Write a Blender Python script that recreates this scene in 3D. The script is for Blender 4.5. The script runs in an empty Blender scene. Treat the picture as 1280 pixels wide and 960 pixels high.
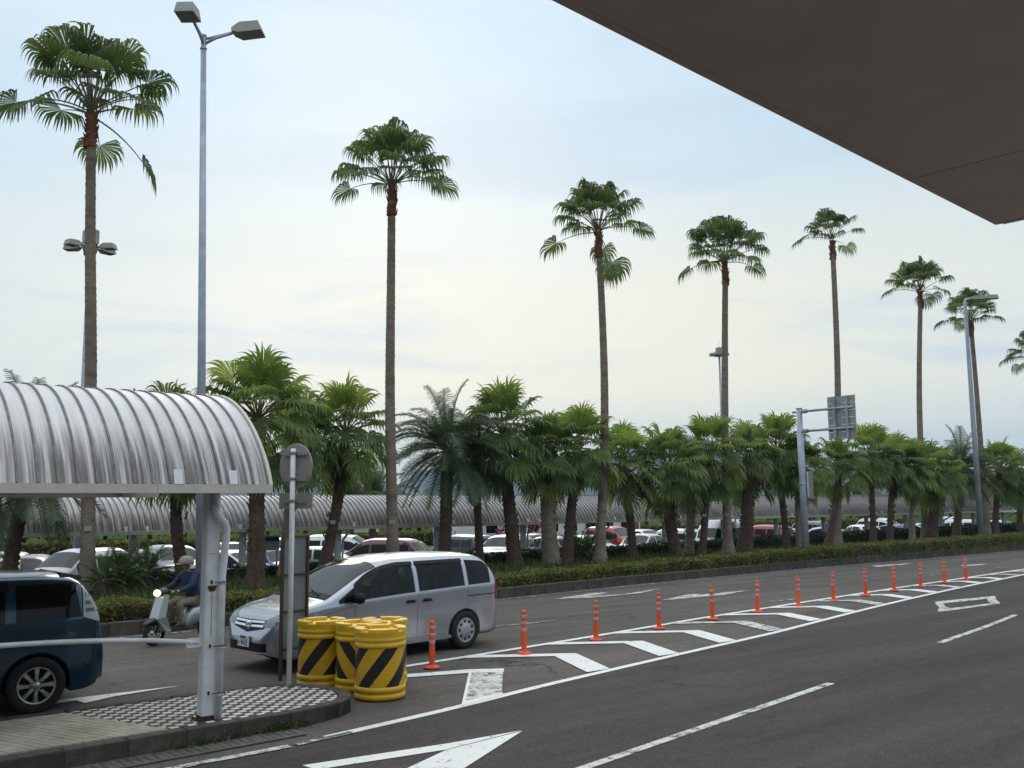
import bpy, math, random
import numpy as np
from mathutils import Vector, Matrix
random.seed(7)
R = math.radians
sc = bpy.context.scene
col = sc.collection

# ------------------------------------------------------------------ camera, sky, sun, exposure
# world frame: X runs along the road (away to the far end), Y runs across it (away from the terminal), road surface z = 0
EYE = Vector((0.0, 0.0, 2.45)); FOC = 1200.0
CAM = Matrix.Rotation(R(51.276 - 90), 3, 'Z') @ Matrix.Rotation(math.pi / 2 + math.atan(152 / FOC), 3, 'X') @ Matrix.Rotation(-0.010, 3, 'Z')
cd = bpy.data.cameras.new('camera'); cam = bpy.data.objects.new('camera', cd); col.objects.link(cam)
cam.matrix_world = Matrix.Translation(EYE) @ CAM.to_4x4()
cd.sensor_fit = 'HORIZONTAL'; cd.sensor_width = 36.0; cd.lens = 36.0 * FOC / 1280.0
cd.clip_start = 0.05; cd.clip_end = 12000
sc.camera = cam

SUN_EL, SUN_AZ = R(24), R(60)          # azimuth measured from +X towards +Y
w = bpy.data.worlds.new('World'); sc.world = w; w.use_nodes = True
nt = w.node_tree; nt.nodes.clear()
def wn(t, **k):
    n = nt.nodes.new(t)
    for a, b in k.items(): setattr(n, a, b)
    return n
out = wn('ShaderNodeOutputWorld'); bg = wn('ShaderNodeBackground'); nt.links.new(bg.outputs[0], out.inputs[0])
sky = wn('ShaderNodeTexSky', sky_type='NISHITA'); sky.sun_disc = False
sky.sun_elevation = SUN_EL; sky.sun_rotation = math.pi / 2 - SUN_AZ
tc = wn('ShaderNodeTexCoord'); sep = wn('ShaderNodeSeparateXYZ'); nt.links.new(tc.outputs['Generated'], sep.inputs[0])
def ramp(tree, stops, fac):
    r = tree.nodes.new('ShaderNodeValToRGB'); e = r.color_ramp.elements
    while len(e) < len(stops): e.new(0.5)
    for i, (p, c) in enumerate(stops):
        e[i].position = p; e[i].color = (*c, 1) if len(c) == 3 else c
    tree.links.new(fac, r.inputs[0]); return r.outputs[0]
def mixc(tree, fac, a, b, mode='MIX'):
    m = tree.nodes.new('ShaderNodeMix'); m.data_type = 'RGBA'; m.blend_type = mode
    for sock, val in ((m.inputs[0], fac), (m.inputs[6], a), (m.inputs[7], b)):
        if hasattr(val, 'is_linked') or hasattr(val, 'links'): tree.links.new(val, sock)
        elif isinstance(val, (int, float)): sock.default_value = val
        else: sock.default_value = (*val, 1)
    return m.outputs[2]
def mth(tree, op, a, b=None, c=None, clamp=False):
    m = tree.nodes.new('ShaderNodeMath'); m.operation = op; m.use_clamp = clamp
    for i, val in enumerate((a, b, c)):
        if val is None: continue
        if isinstance(val, (int, float)): m.inputs[i].default_value = val
        else: tree.links.new(val, m.inputs[i])
    return m.outputs[0]
def noise(tree, vec, scale, detail=4, rough=0.5, dist=0.0):
    n = tree.nodes.new('ShaderNodeTexNoise'); n.inputs['Scale'].default_value = scale
    n.inputs['Detail'].default_value = detail; n.inputs['Roughness'].default_value = rough; n.inputs['Distortion'].default_value = dist
    if vec is not None: tree.links.new(vec, n.inputs['Vector'])
    return n.outputs['Fac']
def vmul(tree, vec, s):
    m = tree.nodes.new('ShaderNodeMapping'); m.inputs['Scale'].default_value = s; tree.links.new(vec, m.inputs[0]); return m.outputs[0]
cloud_vec = vmul(nt, tc.outputs['Generated'], (1.0, 1.0, 3.2))
n1 = noise(nt, cloud_vec, 1.9, 5, 0.5, 0.4); n2 = noise(nt, vmul(nt, tc.outputs['Generated'], (1, 1, 7)), 2.6, 5, 0.55, 0.6)
base = ramp(nt, [(0.0, (.52, .63, .68)), (0.05, (.60, .68, .71)), (0.13, (.60, .68, .70)), (0.22, (.58, .68, .73)), (0.33, (.54, .68, .78)), (0.50, (.57, .71, .82)), (0.75, (1.10, 1.17, 1.22)), (1.0, (1.55, 1.60, 1.64))], sep.outputs['Z'])
# warm evening glow low in the sky around the hidden sun, wide and soft
dot = wn('ShaderNodeVectorMath', operation='DOT_PRODUCT'); nt.links.new(tc.outputs['Generated'], dot.inputs[0])
dot.inputs[1].default_value = (math.cos(SUN_AZ - R(14)), math.sin(SUN_AZ - R(14)), 0.15)
glow = ramp(nt, [(0.72, (0, 0, 0)), (1.0, (1, 1, 1))], dot.outputs['Value'])
low = ramp(nt, [(0.02, (0, 0, 0)), (0.12, (1, 1, 1)), (0.22, (.8, .8, .8)), (0.36, (0, 0, 0))], sep.outputs['Z'])
base = mixc(nt, mth(nt, 'MULTIPLY', mth(nt, 'MULTIPLY', glow, low), 0.88), base, (.88, .83, .64))
base = mixc(nt, mth(nt, 'MULTIPLY', ramp(nt, [(0.44, (0, 0, 0)), (0.72, (1, 1, 1))], n1), 0.50), base, (.80, .83, .82))
base = mixc(nt, mth(nt, 'MULTIPLY', ramp(nt, [(0.50, (0, 0, 0)), (0.66, (1, 1, 1))], n2), 0.55), base, (.50, .61, .70))
skyb = mixc(nt, 1.0, sky.outputs[0], (0.10, 0.10, 0.10), 'MULTIPLY')
nt.links.new(mixc(nt, 0.90, skyb, base), bg.inputs[0]); bg.inputs[1].default_value = 0.95

sl = bpy.data.lights.new('sun', 'SUN'); sl.energy = 0.6; sl.angle = R(25); sl.color = (1.0, .93, .82)
so = bpy.data.objects.new('sun', sl); col.objects.link(so)
so.rotation_euler = Vector((-math.cos(SUN_AZ) * math.cos(SUN_EL), -math.sin(SUN_AZ) * math.cos(SUN_EL), -math.sin(SUN_EL))).to_track_quat('-Z', 'Y').to_euler()
sc.view_settings.view_transform = 'Standard'; sc.view_settings.look = 'None'; sc.view_settings.exposure = 0.34; sc.view_settings.gamma = 1.0
sc.render.engine = 'CYCLES'
try:
    sc.cycles.use_denoising = True; sc.cycles.denoiser = 'OPENIMAGEDENOISE'
except Exception: pass
sc.cycles.max_bounces = 6; sc.cycles.diffuse_bounces = 3; sc.cycles.glossy_bounces = 3; sc.cycles.transmission_bounces = 4
sc.cycles.transparent_max_bounces = 8; sc.cycles.volume_bounces = 1
sc.cycles.caustics_reflective = False; sc.cycles.caustics_refractive = False

# ------------------------------------------------------------------ surveying helpers: a sight line met with a plane of the place
def ray(px, py): return CAM @ Vector(((px - 640) / FOC, -(py - 480) / FOC, -1))
def at(px, py, z=0.0):
    d = ray(px, py); return EYE + d * ((z - EYE.z) / d.z)
def onY(px, py, Y):
    d = ray(px, py); return EYE + d * (Y / d.y)

# ------------------------------------------------------------------ materials
MATS = {}
def newmat(name):
    m = bpy.data.materials.new(name); m.use_nodes = True; MATS[name] = m
    return m, m.node_tree, m.node_tree.nodes['Principled BSDF']
def mat(name, c, rough=.6, metal=0.0, var=.2, scale=6.0, bump=0.0, bscale=60.0, detail=4, dirt=None, dscale=1.5, spec=.5, coat=0.0, rand=0.0, stretch=(1, 1, 1)):
    m, t, p = newmat(name)
    p.inputs['Roughness'].default_value = rough; p.inputs['Metallic'].default_value = metal
    p.inputs['Specular IOR Level'].default_value = spec
    if coat: p.inputs['Coat Weight'].default_value = coat; p.inputs['Coat Roughness'].default_value = .06
    g = t.nodes.new('ShaderNodeTexCoord'); o = vmul(t, g.outputs['Object'], stretch)
    n = noise(t, o, scale, detail, .6)
    lo = tuple(max(0, x * (1 - var)) for x in c); hi = tuple(min(1, x * (1 + var)) for x in c)
    cc = ramp(t, [(.3, lo), (.7, hi)], n)
    if dirt:
        n3 = noise(t, o, dscale, 6, .65)
        cc = mixc(t, ramp(t, [(.48, (0, 0, 0)), (.68, (1, 1, 1))], n3), cc, dirt)
    if rand:
        oi = t.nodes.new('ShaderNodeObjectInfo')
        f = mth(t, 'ADD', mth(t, 'MULTIPLY', oi.outputs['Random'], 2 * rand), 1 - rand)
        hs = t.nodes.new('ShaderNodeHueSaturation'); t.links.new(cc, hs.inputs['Color']); t.links.new(f, hs.inputs['Value']); cc = hs.outputs[0]
    t.links.new(cc, p.inputs['Base Color'])
    if bump:
        b = t.nodes.new('ShaderNodeBump'); b.inputs['Strength'].default_value = bump; b.inputs['Distance'].default_value = .02
        t.links.new(noise(t, o, bscale, 3, .6), b.inputs['Height']); t.links.new(b.outputs[0], p.inputs['Normal'])
    return m
def leafmat(name, c, trans=.35, rand=.25, tip=None, rough=.45):
    m, t, p = newmat(name)
    p.inputs['Roughness'].default_value = rough; p.inputs['Specular IOR Level'].default_value = .35
    g = t.nodes.new('ShaderNodeTexCoord'); oi = t.nodes.new('ShaderNodeObjectInfo')
    n = noise(t, g.outputs['Object'], 3.0, 3)
    cc = ramp(t, [(.3, tuple(x * .75 for x in c)), (.7, tuple(x * 1.25 for x in c))], n)
    hs = t.nodes.new('ShaderNodeHueSaturation'); t.links.new(cc, hs.inputs['Color'])
    t.links.new(mth(t, 'ADD', mth(t, 'MULTIPLY', oi.outputs['Random'], 2 * rand), 1 - rand), hs.inputs['Value'])
    t.links.new(mth(t, 'ADD', mth(t, 'MULTIPLY', oi.outputs['Random'], -.05), .52), hs.inputs['Hue']); cc = hs.outputs[0]
    t.links.new(cc, p.inputs['Base Color'])
    tr = t.nodes.new('ShaderNodeBsdfTranslucent'); tc2 = mixc(t, 1.0, cc, (1.25, 1.35, .7), 'MULTIPLY'); t.links.new(tc2, tr.inputs[0])
    ms = t.nodes.new('ShaderNodeMixShader'); ms.inputs[0].default_value = trans
    t.links.new(p.outputs[0], ms.inputs[1]); t.links.new(tr.outputs[0], ms.inputs[2])
    t.links.new(ms.outputs[0], t.nodes['Material Output'].inputs[0])
    return m
def asphalt(name, c, warm=1.0, wear=None):
    m, t, p = newmat(name); p.inputs['Roughness'].default_value = .9; p.inputs['Specular IOR Level'].default_value = .15
    g = t.nodes.new('ShaderNodeTexCoord'); o = g.outputs['Object']
    big = noise(t, vmul(t, o, (.10, .9, 1)), 1.1, 6, .62); fine = noise(t, o, 45, 3, .7); mid = noise(t, o, 6, 4, .6)
    cc = ramp(t, [(.3, tuple(x * .70 for x in c)), (.7, tuple(x * 1.28 for x in c))], big)
    cc = mixc(t, .55, cc, ramp(t, [(.25, (.35, .35, .35)), (.5, (1, 1, 1)), (.78, (1.9, 1.85, 1.8))], fine), 'MULTIPLY')
    cc = mixc(t, .5, cc, ramp(t, [(.3, (.8, .8, .8)), (.7, (1.2, 1.2, 1.2))], mid), 'MULTIPLY')
    oil = noise(t, vmul(t, o, (.5, 1.1, 1)), .75, 7, .7)
    cc = mixc(t, .8, cc, ramp(t, [(.30, (.58, .57, .57)), (.42, (.92, .92, .92)), (.60, (1, 1, 1)), (.74, (1.16, 1.15, 1.13))], oil), 'MULTIPLY')
    spot = noise(t, o, 2.6, 2, .5); cc = mixc(t, ramp(t, [(.69, (0, 0, 0)), (.75, (.5, .5, .5))], spot), cc, (.022, .021, .021))
    grit = t.nodes.new('ShaderNodeTexVoronoi'); grit.inputs['Scale'].default_value = 70; t.links.new(o, grit.inputs['Vector'])
    gsep = t.nodes.new('ShaderNodeSeparateColor'); t.links.new(grit.outputs['Color'], gsep.inputs[0])
    cc = mixc(t, .45, cc, ramp(t, [(.0, (.55, .55, .55)), (.5, (1, 1, 1)), (1.0, (1.7, 1.65, 1.6))], gsep.outputs[0]), 'MULTIPLY')
    vo = t.nodes.new('ShaderNodeTexVoronoi'); vo.feature = 'DISTANCE_TO_EDGE'; vo.inputs['Scale'].default_value = .22
    wv = t.nodes.new('ShaderNodeVectorMath'); wv.operation = 'ADD'
    nn = t.nodes.new('ShaderNodeTexNoise'); nn.inputs['Scale'].default_value = 1.4; nn.inputs['Detail'].default_value = 5; t.links.new(o, nn.inputs['Vector'])
    t.links.new(o, wv.inputs[0]); t.links.new(nn.outputs['Color'], wv.inputs[1]); t.links.new(wv.outputs[0], vo.inputs['Vector'])
    crack = ramp(t, [(.0, (1, 1, 1)), (.006, (0, 0, 0))], vo.outputs['Distance'])
    crack = mth(t, 'MULTIPLY', crack, ramp(t, [(.5, (0, 0, 0)), (.62, (1, 1, 1))], noise(t, o, .35, 2)))
    cc = mixc(t, mth(t, 'MULTIPLY', crack, .7), cc, (.018, .017, .017))
    t.links.new(cc, p.inputs['Base Color'])
    b = t.nodes.new('ShaderNodeBump'); b.inputs['Strength'].default_value = .35; b.inputs['Distance'].default_value = .01
    t.links.new(fine, b.inputs['Height']); t.links.new(b.outputs[0], p.inputs['Normal'])
    return m
def paintmat(name, wear, under, c=(.86, .86, .83), sc_=(3.0, 3.0, 1)):
    m, t, p = newmat(name); p.inputs['Roughness'].default_value = .7; p.inputs['Specular IOR Level'].default_value = .3
    g = t.nodes.new('ShaderNodeTexCoord'); o = g.outputs['Object']
    a = noise(t, vmul(t, o, sc_), 2.2, 8, .72); b_ = noise(t, o, 30, 4, .7)
    f = ramp(t, [(wear, (0, 0, 0)), (wear + .09, (1, 1, 1))], mth(t, 'ADD', mth(t, 'MULTIPLY', a, .7), mth(t, 'MULTIPLY', b_, .3)))
    cc = mixc(t, noise(t, o, 1.5, 4), tuple(x * .84 for x in c), c)
    t.links.new(mixc(t, f, under, cc), p.inputs['Base Color'])
    return m

A_FAR = asphalt('old_asphalt', (.120, .109, .098)); A_NEAR = asphalt('dark_asphalt', (.070, .063, .060)); A_LOT = asphalt('lot_asphalt', (.10, .097, .092))
PAINT = paintmat('road_paint', .36, (.10, .095, .09)); PAINT_WORN = paintmat('worn_road_paint', .43, (.10, .092, .085), c=(.70, .70, .67), sc_=(2.2, 2.2, 1)); PAINT_FAINT = paintmat('faint_road_paint', .50, (.09, .085, .08))
CONC = mat('concrete', (.30, .285, .26), .85, var=.25, scale=5, bump=.3, dirt=(.10, .09, .08), dscale=2.2)
KERB = mat('kerb_concrete', (.078, .066, .054), .9, var=.4, scale=7, bump=.5, bscale=40, dirt=(.035, .035, .028), dscale=1.8, rand=.2)
TILE_L = mat('light_paver', (.68, .66, .58), .8, var=.2, scale=9, bump=.2, dirt=(.42, .39, .32), dscale=2.0)
TILE_P = mat('plain_paver', (.47, .44, .36), .85, var=.2, scale=7, bump=.25, dirt=(.32, .29, .225), dscale=1.2)
TILE_D = mat('dark_paver', (.062, .050, .042), .85, var=.3, scale=9, bump=.2)
JOINT = mat('paver_joint', (.07, .065, .055), .95, var=.3)
SOIL = mat('soil', (.055, .055, .025), .95, var=.4, scale=3, bump=.6)
LAWN = mat('lawn_grass', (.060, .088, .022), .95, var=.35, scale=.5, detail=8, bump=.4, bscale=8, spec=.0)
GRASS = leafmat('grass_blade', (.050, .085, .018), .2, .0)
HEDGE_F = leafmat('azalea_leaf', (.155, .145, .034), .25, .0); HEDGE_B = leafmat('dark_hedge_leaf', (.022, .042, .014), .15, .0)
TWIG = mat('hedge_twigs', (.022, .022, .011), .95, var=.4, scale=12)
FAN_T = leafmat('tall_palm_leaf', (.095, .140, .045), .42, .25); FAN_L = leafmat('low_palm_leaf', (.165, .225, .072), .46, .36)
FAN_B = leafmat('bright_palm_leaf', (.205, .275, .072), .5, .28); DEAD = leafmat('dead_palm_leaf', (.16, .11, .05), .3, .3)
FEATH = leafmat('feather_palm_leaf', (.072, .108, .055), .3, .25); CYCAD = leafmat('cycad_leaf', (.050, .10, .025), .3, .25)
STALK = mat('petiole', (.13, .12, .04), .6, var=.3)
TRUNK = mat('palm_bark', (.24, .19, .145), .95, var=.35, scale=5, bump=.8, bscale=18, stretch=(1, 1, 2.5), dirt=(.14, .105, .078), dscale=2.5)
TRUNK2 = mat('rough_palm_bark', (.088, .056, .039), .95, var=.45, scale=8, bump=1.0, bscale=14, dirt=(.125, .09, .062), dscale=1.2)
FIBRE = mat('red_fibre', (.17, .062, .032), .95, var=.5, scale=9, bump=1.0, bscale=25, stretch=(1, 1, .4))
GALV = mat('galvanised_steel', (.40, .44, .50), .5, .35, var=.14, scale=3, dirt=(.27, .29, .33), dscale=1.1)
WHITEP = mat('weathered_white_paint', (.76, .79, .81), .55, var=.1, scale=3, dirt=(.60, .60, .58), dscale=2.4)
SIGNB = mat('sign_back_aluminium', (.36, .34, .32), .55, .25, var=.12, scale=6, bump=.03)
SIGNF = mat('sign_face', (.75, .75, .73), .5)
RUST = mat('rust', (.060, .030, .018), .95, var=.5, scale=18, bump=.4)
RUSTY = mat('rust_streak', (.42, .31, .17), .8, var=.35, scale=12, stretch=(1, 1, .3))
LAMPG = mat('lamp_housing', (.30, .30, .27), .6, .1, var=.15); LENS = mat('lamp_lens', (.13, .13, .12), .3, var=.2, scale=10)
BLACK = mat('black_plastic', (.010, .010, .011), .55, var=.3, spec=.25); RUBBER = mat('tyre_rubber', (.018, .018, .018), .85, var=.3, scale=20)
CHROME = mat('chrome', (.80, .80, .82), .12, 1.0, var=.05); ALLOY = mat('alloy_rim', (.50, .50, .50), .35, .7, var=.1); HUBC = mat('hub_cap', (.42, .43, .44), .4, .4, var=.1)
YEL = mat('yellow_plastic', (.78, .475, .016), .5, var=.10, scale=4, dirt=(.62, .40, .03), dscale=3.0, bump=.05)
ORANGE = mat('orange_urethane', (.78, .085, .014), .5, var=.15, scale=8, rand=.08); REFL = mat('reflective_band', (.45, .36, .36), .35, var=.2)
BRICK_W = mat('white_render', (.66, .65, .62), .8, var=.1); GREY = mat('grey_paint', (.25, .26, .27), .6)
BARKB = mat('tree_bark', (.09, .075, .06), .95, var=.4, bump=.5); BROAD = leafmat('broad_leaf', (.040, .068, .022), .25, .25); MAGENTA = leafmat('bougainvillea', (.22, .015, .10), .3, .2)
def glassmat(name, c, rough=.04, spec=.22):
    m, t, p = newmat(name); p.inputs['Base Color'].default_value = (*c, 1); p.inputs['Roughness'].default_value = rough
    p.inputs['Specular IOR Level'].default_value = spec; p.inputs['Coat Weight'].default_value = .0; p.inputs['Coat Roughness'].default_value = .02
    return m
GLASS = glassmat('tinted_car_glass', (.006, .008, .007)); WSCREEN = glassmat('windscreen_glass', (.014, .020, .020), .04, .45); CLEAR = glassmat('clear_lens', (.60, .62, .64), .1); HEADL = glassmat('headlight_lens', (.25, .27, .29), .05, .8)
REDL = glassmat('red_lens', (.35, .012, .01), .12)
def carpaint(name, c, metal=.0, rough=.35):
    m = mat(name, c, rough, metal, var=.04, scale=2, coat=.8); return m
SILVER = carpaint('silver_paint', (.43, .45, .49), .75, .28); NAVY = carpaint('deep_blue_paint', (.010, .050, .092), .45, .25)
CARP = {k: carpaint(k + '_paint', c, mt) for k, c, mt in [('white', (.74, .76, .77), 0), ('pearl', (.62, .63, .60), .1), ('red', (.36, .02, .02), 0), ('maroon', (.13, .025, .025), .2), ('lime', (.33, .52, .06), 0),
        ('dark', (.03, .032, .036), .2), ('grey', (.16, .17, .18), .3), ('pale', (.48, .56, .50), .2), ('blue', (.02, .04, .14), .2), ('brown', (.20, .075, .05), .2), ('lightblue', (.45, .58, .66), .2)]}
def clearglass(name, tint):
    m, t, p = newmat(name); tr = t.nodes.new('ShaderNodeBsdfTransparent'); tr.inputs[0].default_value = (*tint, 1)
    gl = t.nodes.new('ShaderNodeBsdfGlossy'); gl.inputs['Roughness'].default_value = .03; fr = t.nodes.new('ShaderNodeFresnel'); fr.inputs[0].default_value = 1.42
    ms = t.nodes.new('ShaderNodeMixShader'); t.links.new(fr.outputs[0], ms.inputs[0]); t.links.new(tr.outputs[0], ms.inputs[1]); t.links.new(gl.outputs[0], ms.inputs[2])
    t.links.new(ms.outputs[0], t.nodes['Material Output'].inputs[0]); return m
SEEGLASS = clearglass('green_car_glass', (.50, .57, .52)); SEAT = mat('seat_fabric', (.055, .058, .062), .9, var=.2); LINER = mat('cabin_liner', (.05, .05, .052), .9)
# roof sheet of the walkways: silvery metal with dark mould running down from the seams towards the eave
def canopymat(name, tone, period):
    m, t, p = newmat(name); p.inputs['Metallic'].default_value = .45; p.inputs['Roughness'].default_value = .5
    uv = t.nodes.new('ShaderNodeUVMap'); s = t.nodes.new('ShaderNodeSeparateXYZ'); t.links.new(uv.outputs[0], s.inputs[0])
    oi = t.nodes.new('ShaderNodeObjectInfo'); comb = t.nodes.new('ShaderNodeCombineXYZ')
    g = t.nodes.new('ShaderNodeNewGeometry'); gs = t.nodes.new('ShaderNodeSeparateXYZ'); t.links.new(g.outputs['Position'], gs.inputs[0])
    t.links.new(gs.outputs['X'], comb.inputs[0]); t.links.new(s.outputs['Y'], comb.inputs[1])
    st = noise(t, vmul(t, comb.outputs[0], (17, 1.2, 1)), 1.0, 5, .62); broad = noise(t, vmul(t, comb.outputs[0], (1.3, 1.8, 1)), 1.0, 3)
    # UV y: 0 at the ridge, 1 at the eave
    reach = ramp(t, [(.42, (0, 0, 0)), (.70, (.20, .20, .20)), (.93, (1, 1, 1))], s.outputs['Y'])
    dirt = mth(t, 'MULTIPLY', reach, ramp(t, [(.41, (0, 0, 0)), (.55, (1, 1, 1))], st))
    dirt = mth(t, 'MULTIPLY', dirt, ramp(t, [(.3, (.45, .45, .45)), (.6, (1, 1, 1))], broad))
    cc = ramp(t, [(.3, tuple(x * .9 for x in tone)), (.7, tuple(min(1, x * 1.1) for x in tone))], broad)
    brown = mth(t, 'MULTIPLY', reach, .5)
    cc = mixc(t, brown, cc, (.36, .31, .28)); cc = mixc(t, mth(t, 'MULTIPLY', dirt, .80), cc, (.044, .037, .034))
    t.links.new(cc, p.inputs['Base Color'])
    t.links.new(mth(t, 'ADD', mth(t, 'MULTIPLY', dirt, .3), .50), p.inputs['Roughness'])
    t.links.new(mth(t, 'SUBTRACT', .5, mth(t, 'MULTIPLY', dirt, .5)), p.inputs['Metallic'])
    return m
ROOF_N = canopymat('walkway_roof_sheet', (.66, .66, .66), .18); ROOF_F = canopymat('far_roof_sheet', (.44, .44, .44), .18); RIB = mat('roof_seam', (.20, .175, .165), .5, .4, var=.3, scale=9, dirt=(.07, .055, .055), dscale=3)
EAVE = mat('eave_trim', (.66, .61, .54), .6, .0, var=.12, scale=3, dirt=(.50, .46, .40), dscale=1.5)
# stripes printed on the drums
def stripemat(name, sgn, ph):
    m, t, p = newmat(name); p.inputs['Roughness'].default_value = .5
    uv = t.nodes.new('ShaderNodeUVMap'); s = t.nodes.new('ShaderNodeSeparateXYZ'); t.links.new(uv.outputs[0], s.inputs[0])
    f = mth(t, 'FRACT', mth(t, 'ADD', mth(t, 'ADD', mth(t, 'MULTIPLY', s.outputs['X'], 5.0), mth(t, 'MULTIPLY', s.outputs['Y'], sgn * .98)), ph))
    k = mth(t, 'LESS_THAN', f, .47)
    g = t.nodes.new('ShaderNodeTexCoord'); n = noise(t, g.outputs['Object'], 5, 6, .65)
    y = mixc(t, ramp(t, [(.5, (0, 0, 0)), (.7, (1, 1, 1))], n), (.70, .41, .013), (.56, .32, .013))
    t.links.new(mixc(t, k, y, (.014, .013, .014)), p.inputs['Base Color']); return m

# ------------------------------------------------------------------ mesh builder
class MB:
    def __init__(s): s.v = []; s.f = []; s.m = []; s.s = []; s.uv = {}
    def add(s, vs, fs, m=0, sm=False):
        o = len(s.v); s.v += [tuple(p) for p in vs]
        for f in fs: s.f.append(tuple(i + o for i in f)); s.m.append(m); s.s.append(sm)
        return o
    def box(s, a, b, m=0, T=None):
        x0, y0, z0 = a; x1, y1, z1 = b
        vs = [(x0, y0, z0), (x1, y0, z0), (x1, y1, z0), (x0, y1, z0), (x0, y0, z1), (x1, y0, z1), (x1, y1, z1), (x0, y1, z1)]
        if T is not None: vs = [T @ Vector(p) for p in vs]
        s.add(vs, [(3, 2, 1, 0), (4, 5, 6, 7), (0, 1, 5, 4), (1, 2, 6, 5), (2, 3, 7, 6), (3, 0, 4, 7)], m)
    def cbox(s, a, b, c=.01, m=0, T=None):      # box with chamfered upright and top edges
        x0, y0, z0 = a; x1, y1, z1 = b
        def ring(d, z): return [(x0 + d + c, y0 + d, z), (x1 - d - c, y0 + d, z), (x1 - d, y0 + d + c, z), (x1 - d, y1 - d - c, z), (x1 - d - c, y1 - d, z), (x0 + d + c, y1 - d, z), (x0 + d, y1 - d - c, z), (x0 + d, y0 + d + c, z)]
        rs = [ring(0, z0), ring(0, z1 - c), ring(c * .9, z1)]
        vs = [p for r in rs for p in r]
        if T is not None: vs = [T @ Vector(p) for p in vs]
        fs = [tuple(range(7, -1, -1)), tuple(range(16, 24))]
        for k in range(2):
            for i in range(8): fs.append((k * 8 + i, k * 8 + (i + 1) % 8, k * 8 + 8 + (i + 1) % 8, k * 8 + 8 + i))
        s.add(vs, fs, m)
    def tube(s, pts, rad, n=8, m=0, sm=True, caps=True, squash=1.0):
        pts = [Vector(p) for p in pts]; N = len(pts)
        if not hasattr(rad, '__len__'): rad = [rad] * N
        ref = None; vs = []
        for i, p in enumerate(pts):
            t = (pts[min(i + 1, N - 1)] - pts[max(i - 1, 0)]).normalized()
            if ref is None: ref = Vector((1, 0, 0)) if abs(t.x) < .9 else Vector((0, 1, 0))
            a = (ref - t * ref.dot(t)).normalized(); ref = a; b = t.cross(a)
            for k in range(n):
                th = 2 * math.pi * k / n; vs.append(p + a * (math.cos(th) * rad[i]) + b * (math.sin(th) * rad[i] * squash))
        fs = [(i * n + k, i * n + (k + 1) % n, (i + 1) * n + (k + 1) % n, (i + 1) * n + k) for i in range(N - 1) for k in range(n)]
        o = s.add(vs, fs, m, sm)
        if caps:
            s.f.append(tuple(o + k for k in range(n - 1, -1, -1))); s.m.append(m); s.s.append(False)
            s.f.append(tuple(o + (N - 1) * n + k for k in range(n))); s.m.append(m); s.s.append(False)
    def lathe(s, prof, n=24, c=(0, 0, 0), m=0, sm=True, axis='Z', T=None):
        vs = []
        for r, z in prof:
            for k in range(n):
                th = 2 * math.pi * k / n; p = (r * math.cos(th), r * math.sin(th), z)
                if axis == 'Y': p = (p[0], p[2], p[1])
                p = Vector(p) + Vector(c)
                vs.append(T @ p if T is not None else p)
        fs = []
        for i in range(len(prof) - 1):
            for k in range(n):
                f = (i * n + k, i * n + (k + 1) % n, (i + 1) * n + (k + 1) % n, (i + 1) * n + k)
                fs.append(f if axis == 'Z' else f[::-1])
        s.add(vs, fs, m, sm)
    def prism(s, poly, z0, z1, m=0):
        n = len(poly); vs = [(x, y, z0) for x, y in poly] + [(x, y, z1) for x, y in poly]
        s.add(vs, [tuple(range(n - 1, -1, -1)), tuple(range(n, 2 * n))] + [(i, (i + 1) % n, n + (i + 1) % n, n + i) for i in range(n)], m)
    def sheet(s, poly, z, m=0): s.add([(x, y, z) for x, y in poly], [tuple(range(len(poly)))], m)
    def mesh(s, name, mats):
        me = bpy.data.meshes.new(name); me.from_pydata(s.v, [], s.f)
        for k in (mats if isinstance(mats, (list, tuple)) else [mats]): me.materials.append(k)
        me.polygons.foreach_set('material_index', s.m); me.polygons.foreach_set('use_smooth', s.s); me.update(); return me
    def obj(s, name, mats, parent=None, loc=(0, 0, 0), rz=0): return link(name, s.mesh(name, mats), parent, loc, rz)
def link(name, me, parent=None, loc=(0, 0, 0), rz=0):
    o = bpy.data.objects.new(name, me); col.objects.link(o); o.location = loc; o.rotation_euler = (0, 0, rz)
    if parent is not None: o.parent = parent
    return o
def tag(o, label=None, cat=None, group=None, kind=None):
    if label: o['label'] = label
    if cat: o['category'] = cat
    if group: o['group'] = group
    if kind: o['kind'] = kind
    return o
def thing(name, label, cat, loc=(0, 0, 0), rz=0, group=None): return tag(link(name, None, None, loc, rz), label, cat, group)
KIDS = {}
def copy_tree(o, parent=None):
    c = o.copy(); col.objects.link(c); c.parent = parent
    for ch in list(o.children): copy_tree(ch, c)
    return c
def struct(name, mb, m): return tag(mb.obj(name, m), kind='structure')
def quads(name, P, m, parent=None):          # P: (n,4,3) array of leaf quads -> one mesh
    n = len(P); me = bpy.data.meshes.new(name); me.vertices.add(n * 4); me.vertices.foreach_set('co', P.reshape(-1).astype('f4'))
    me.loops.add(n * 4); me.loops.foreach_set('vertex_index', np.arange(n * 4, dtype='i4')); me.polygons.add(n)
    me.polygons.foreach_set('loop_start', np.arange(0, n * 4, 4, dtype='i4')); me.polygons.foreach_set('loop_total', np.full(n, 4, dtype='i4'))
    me.materials.append(m); me.update(calc_edges=True); return link(name, me, parent)
rs = np.random.RandomState(5)
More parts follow.
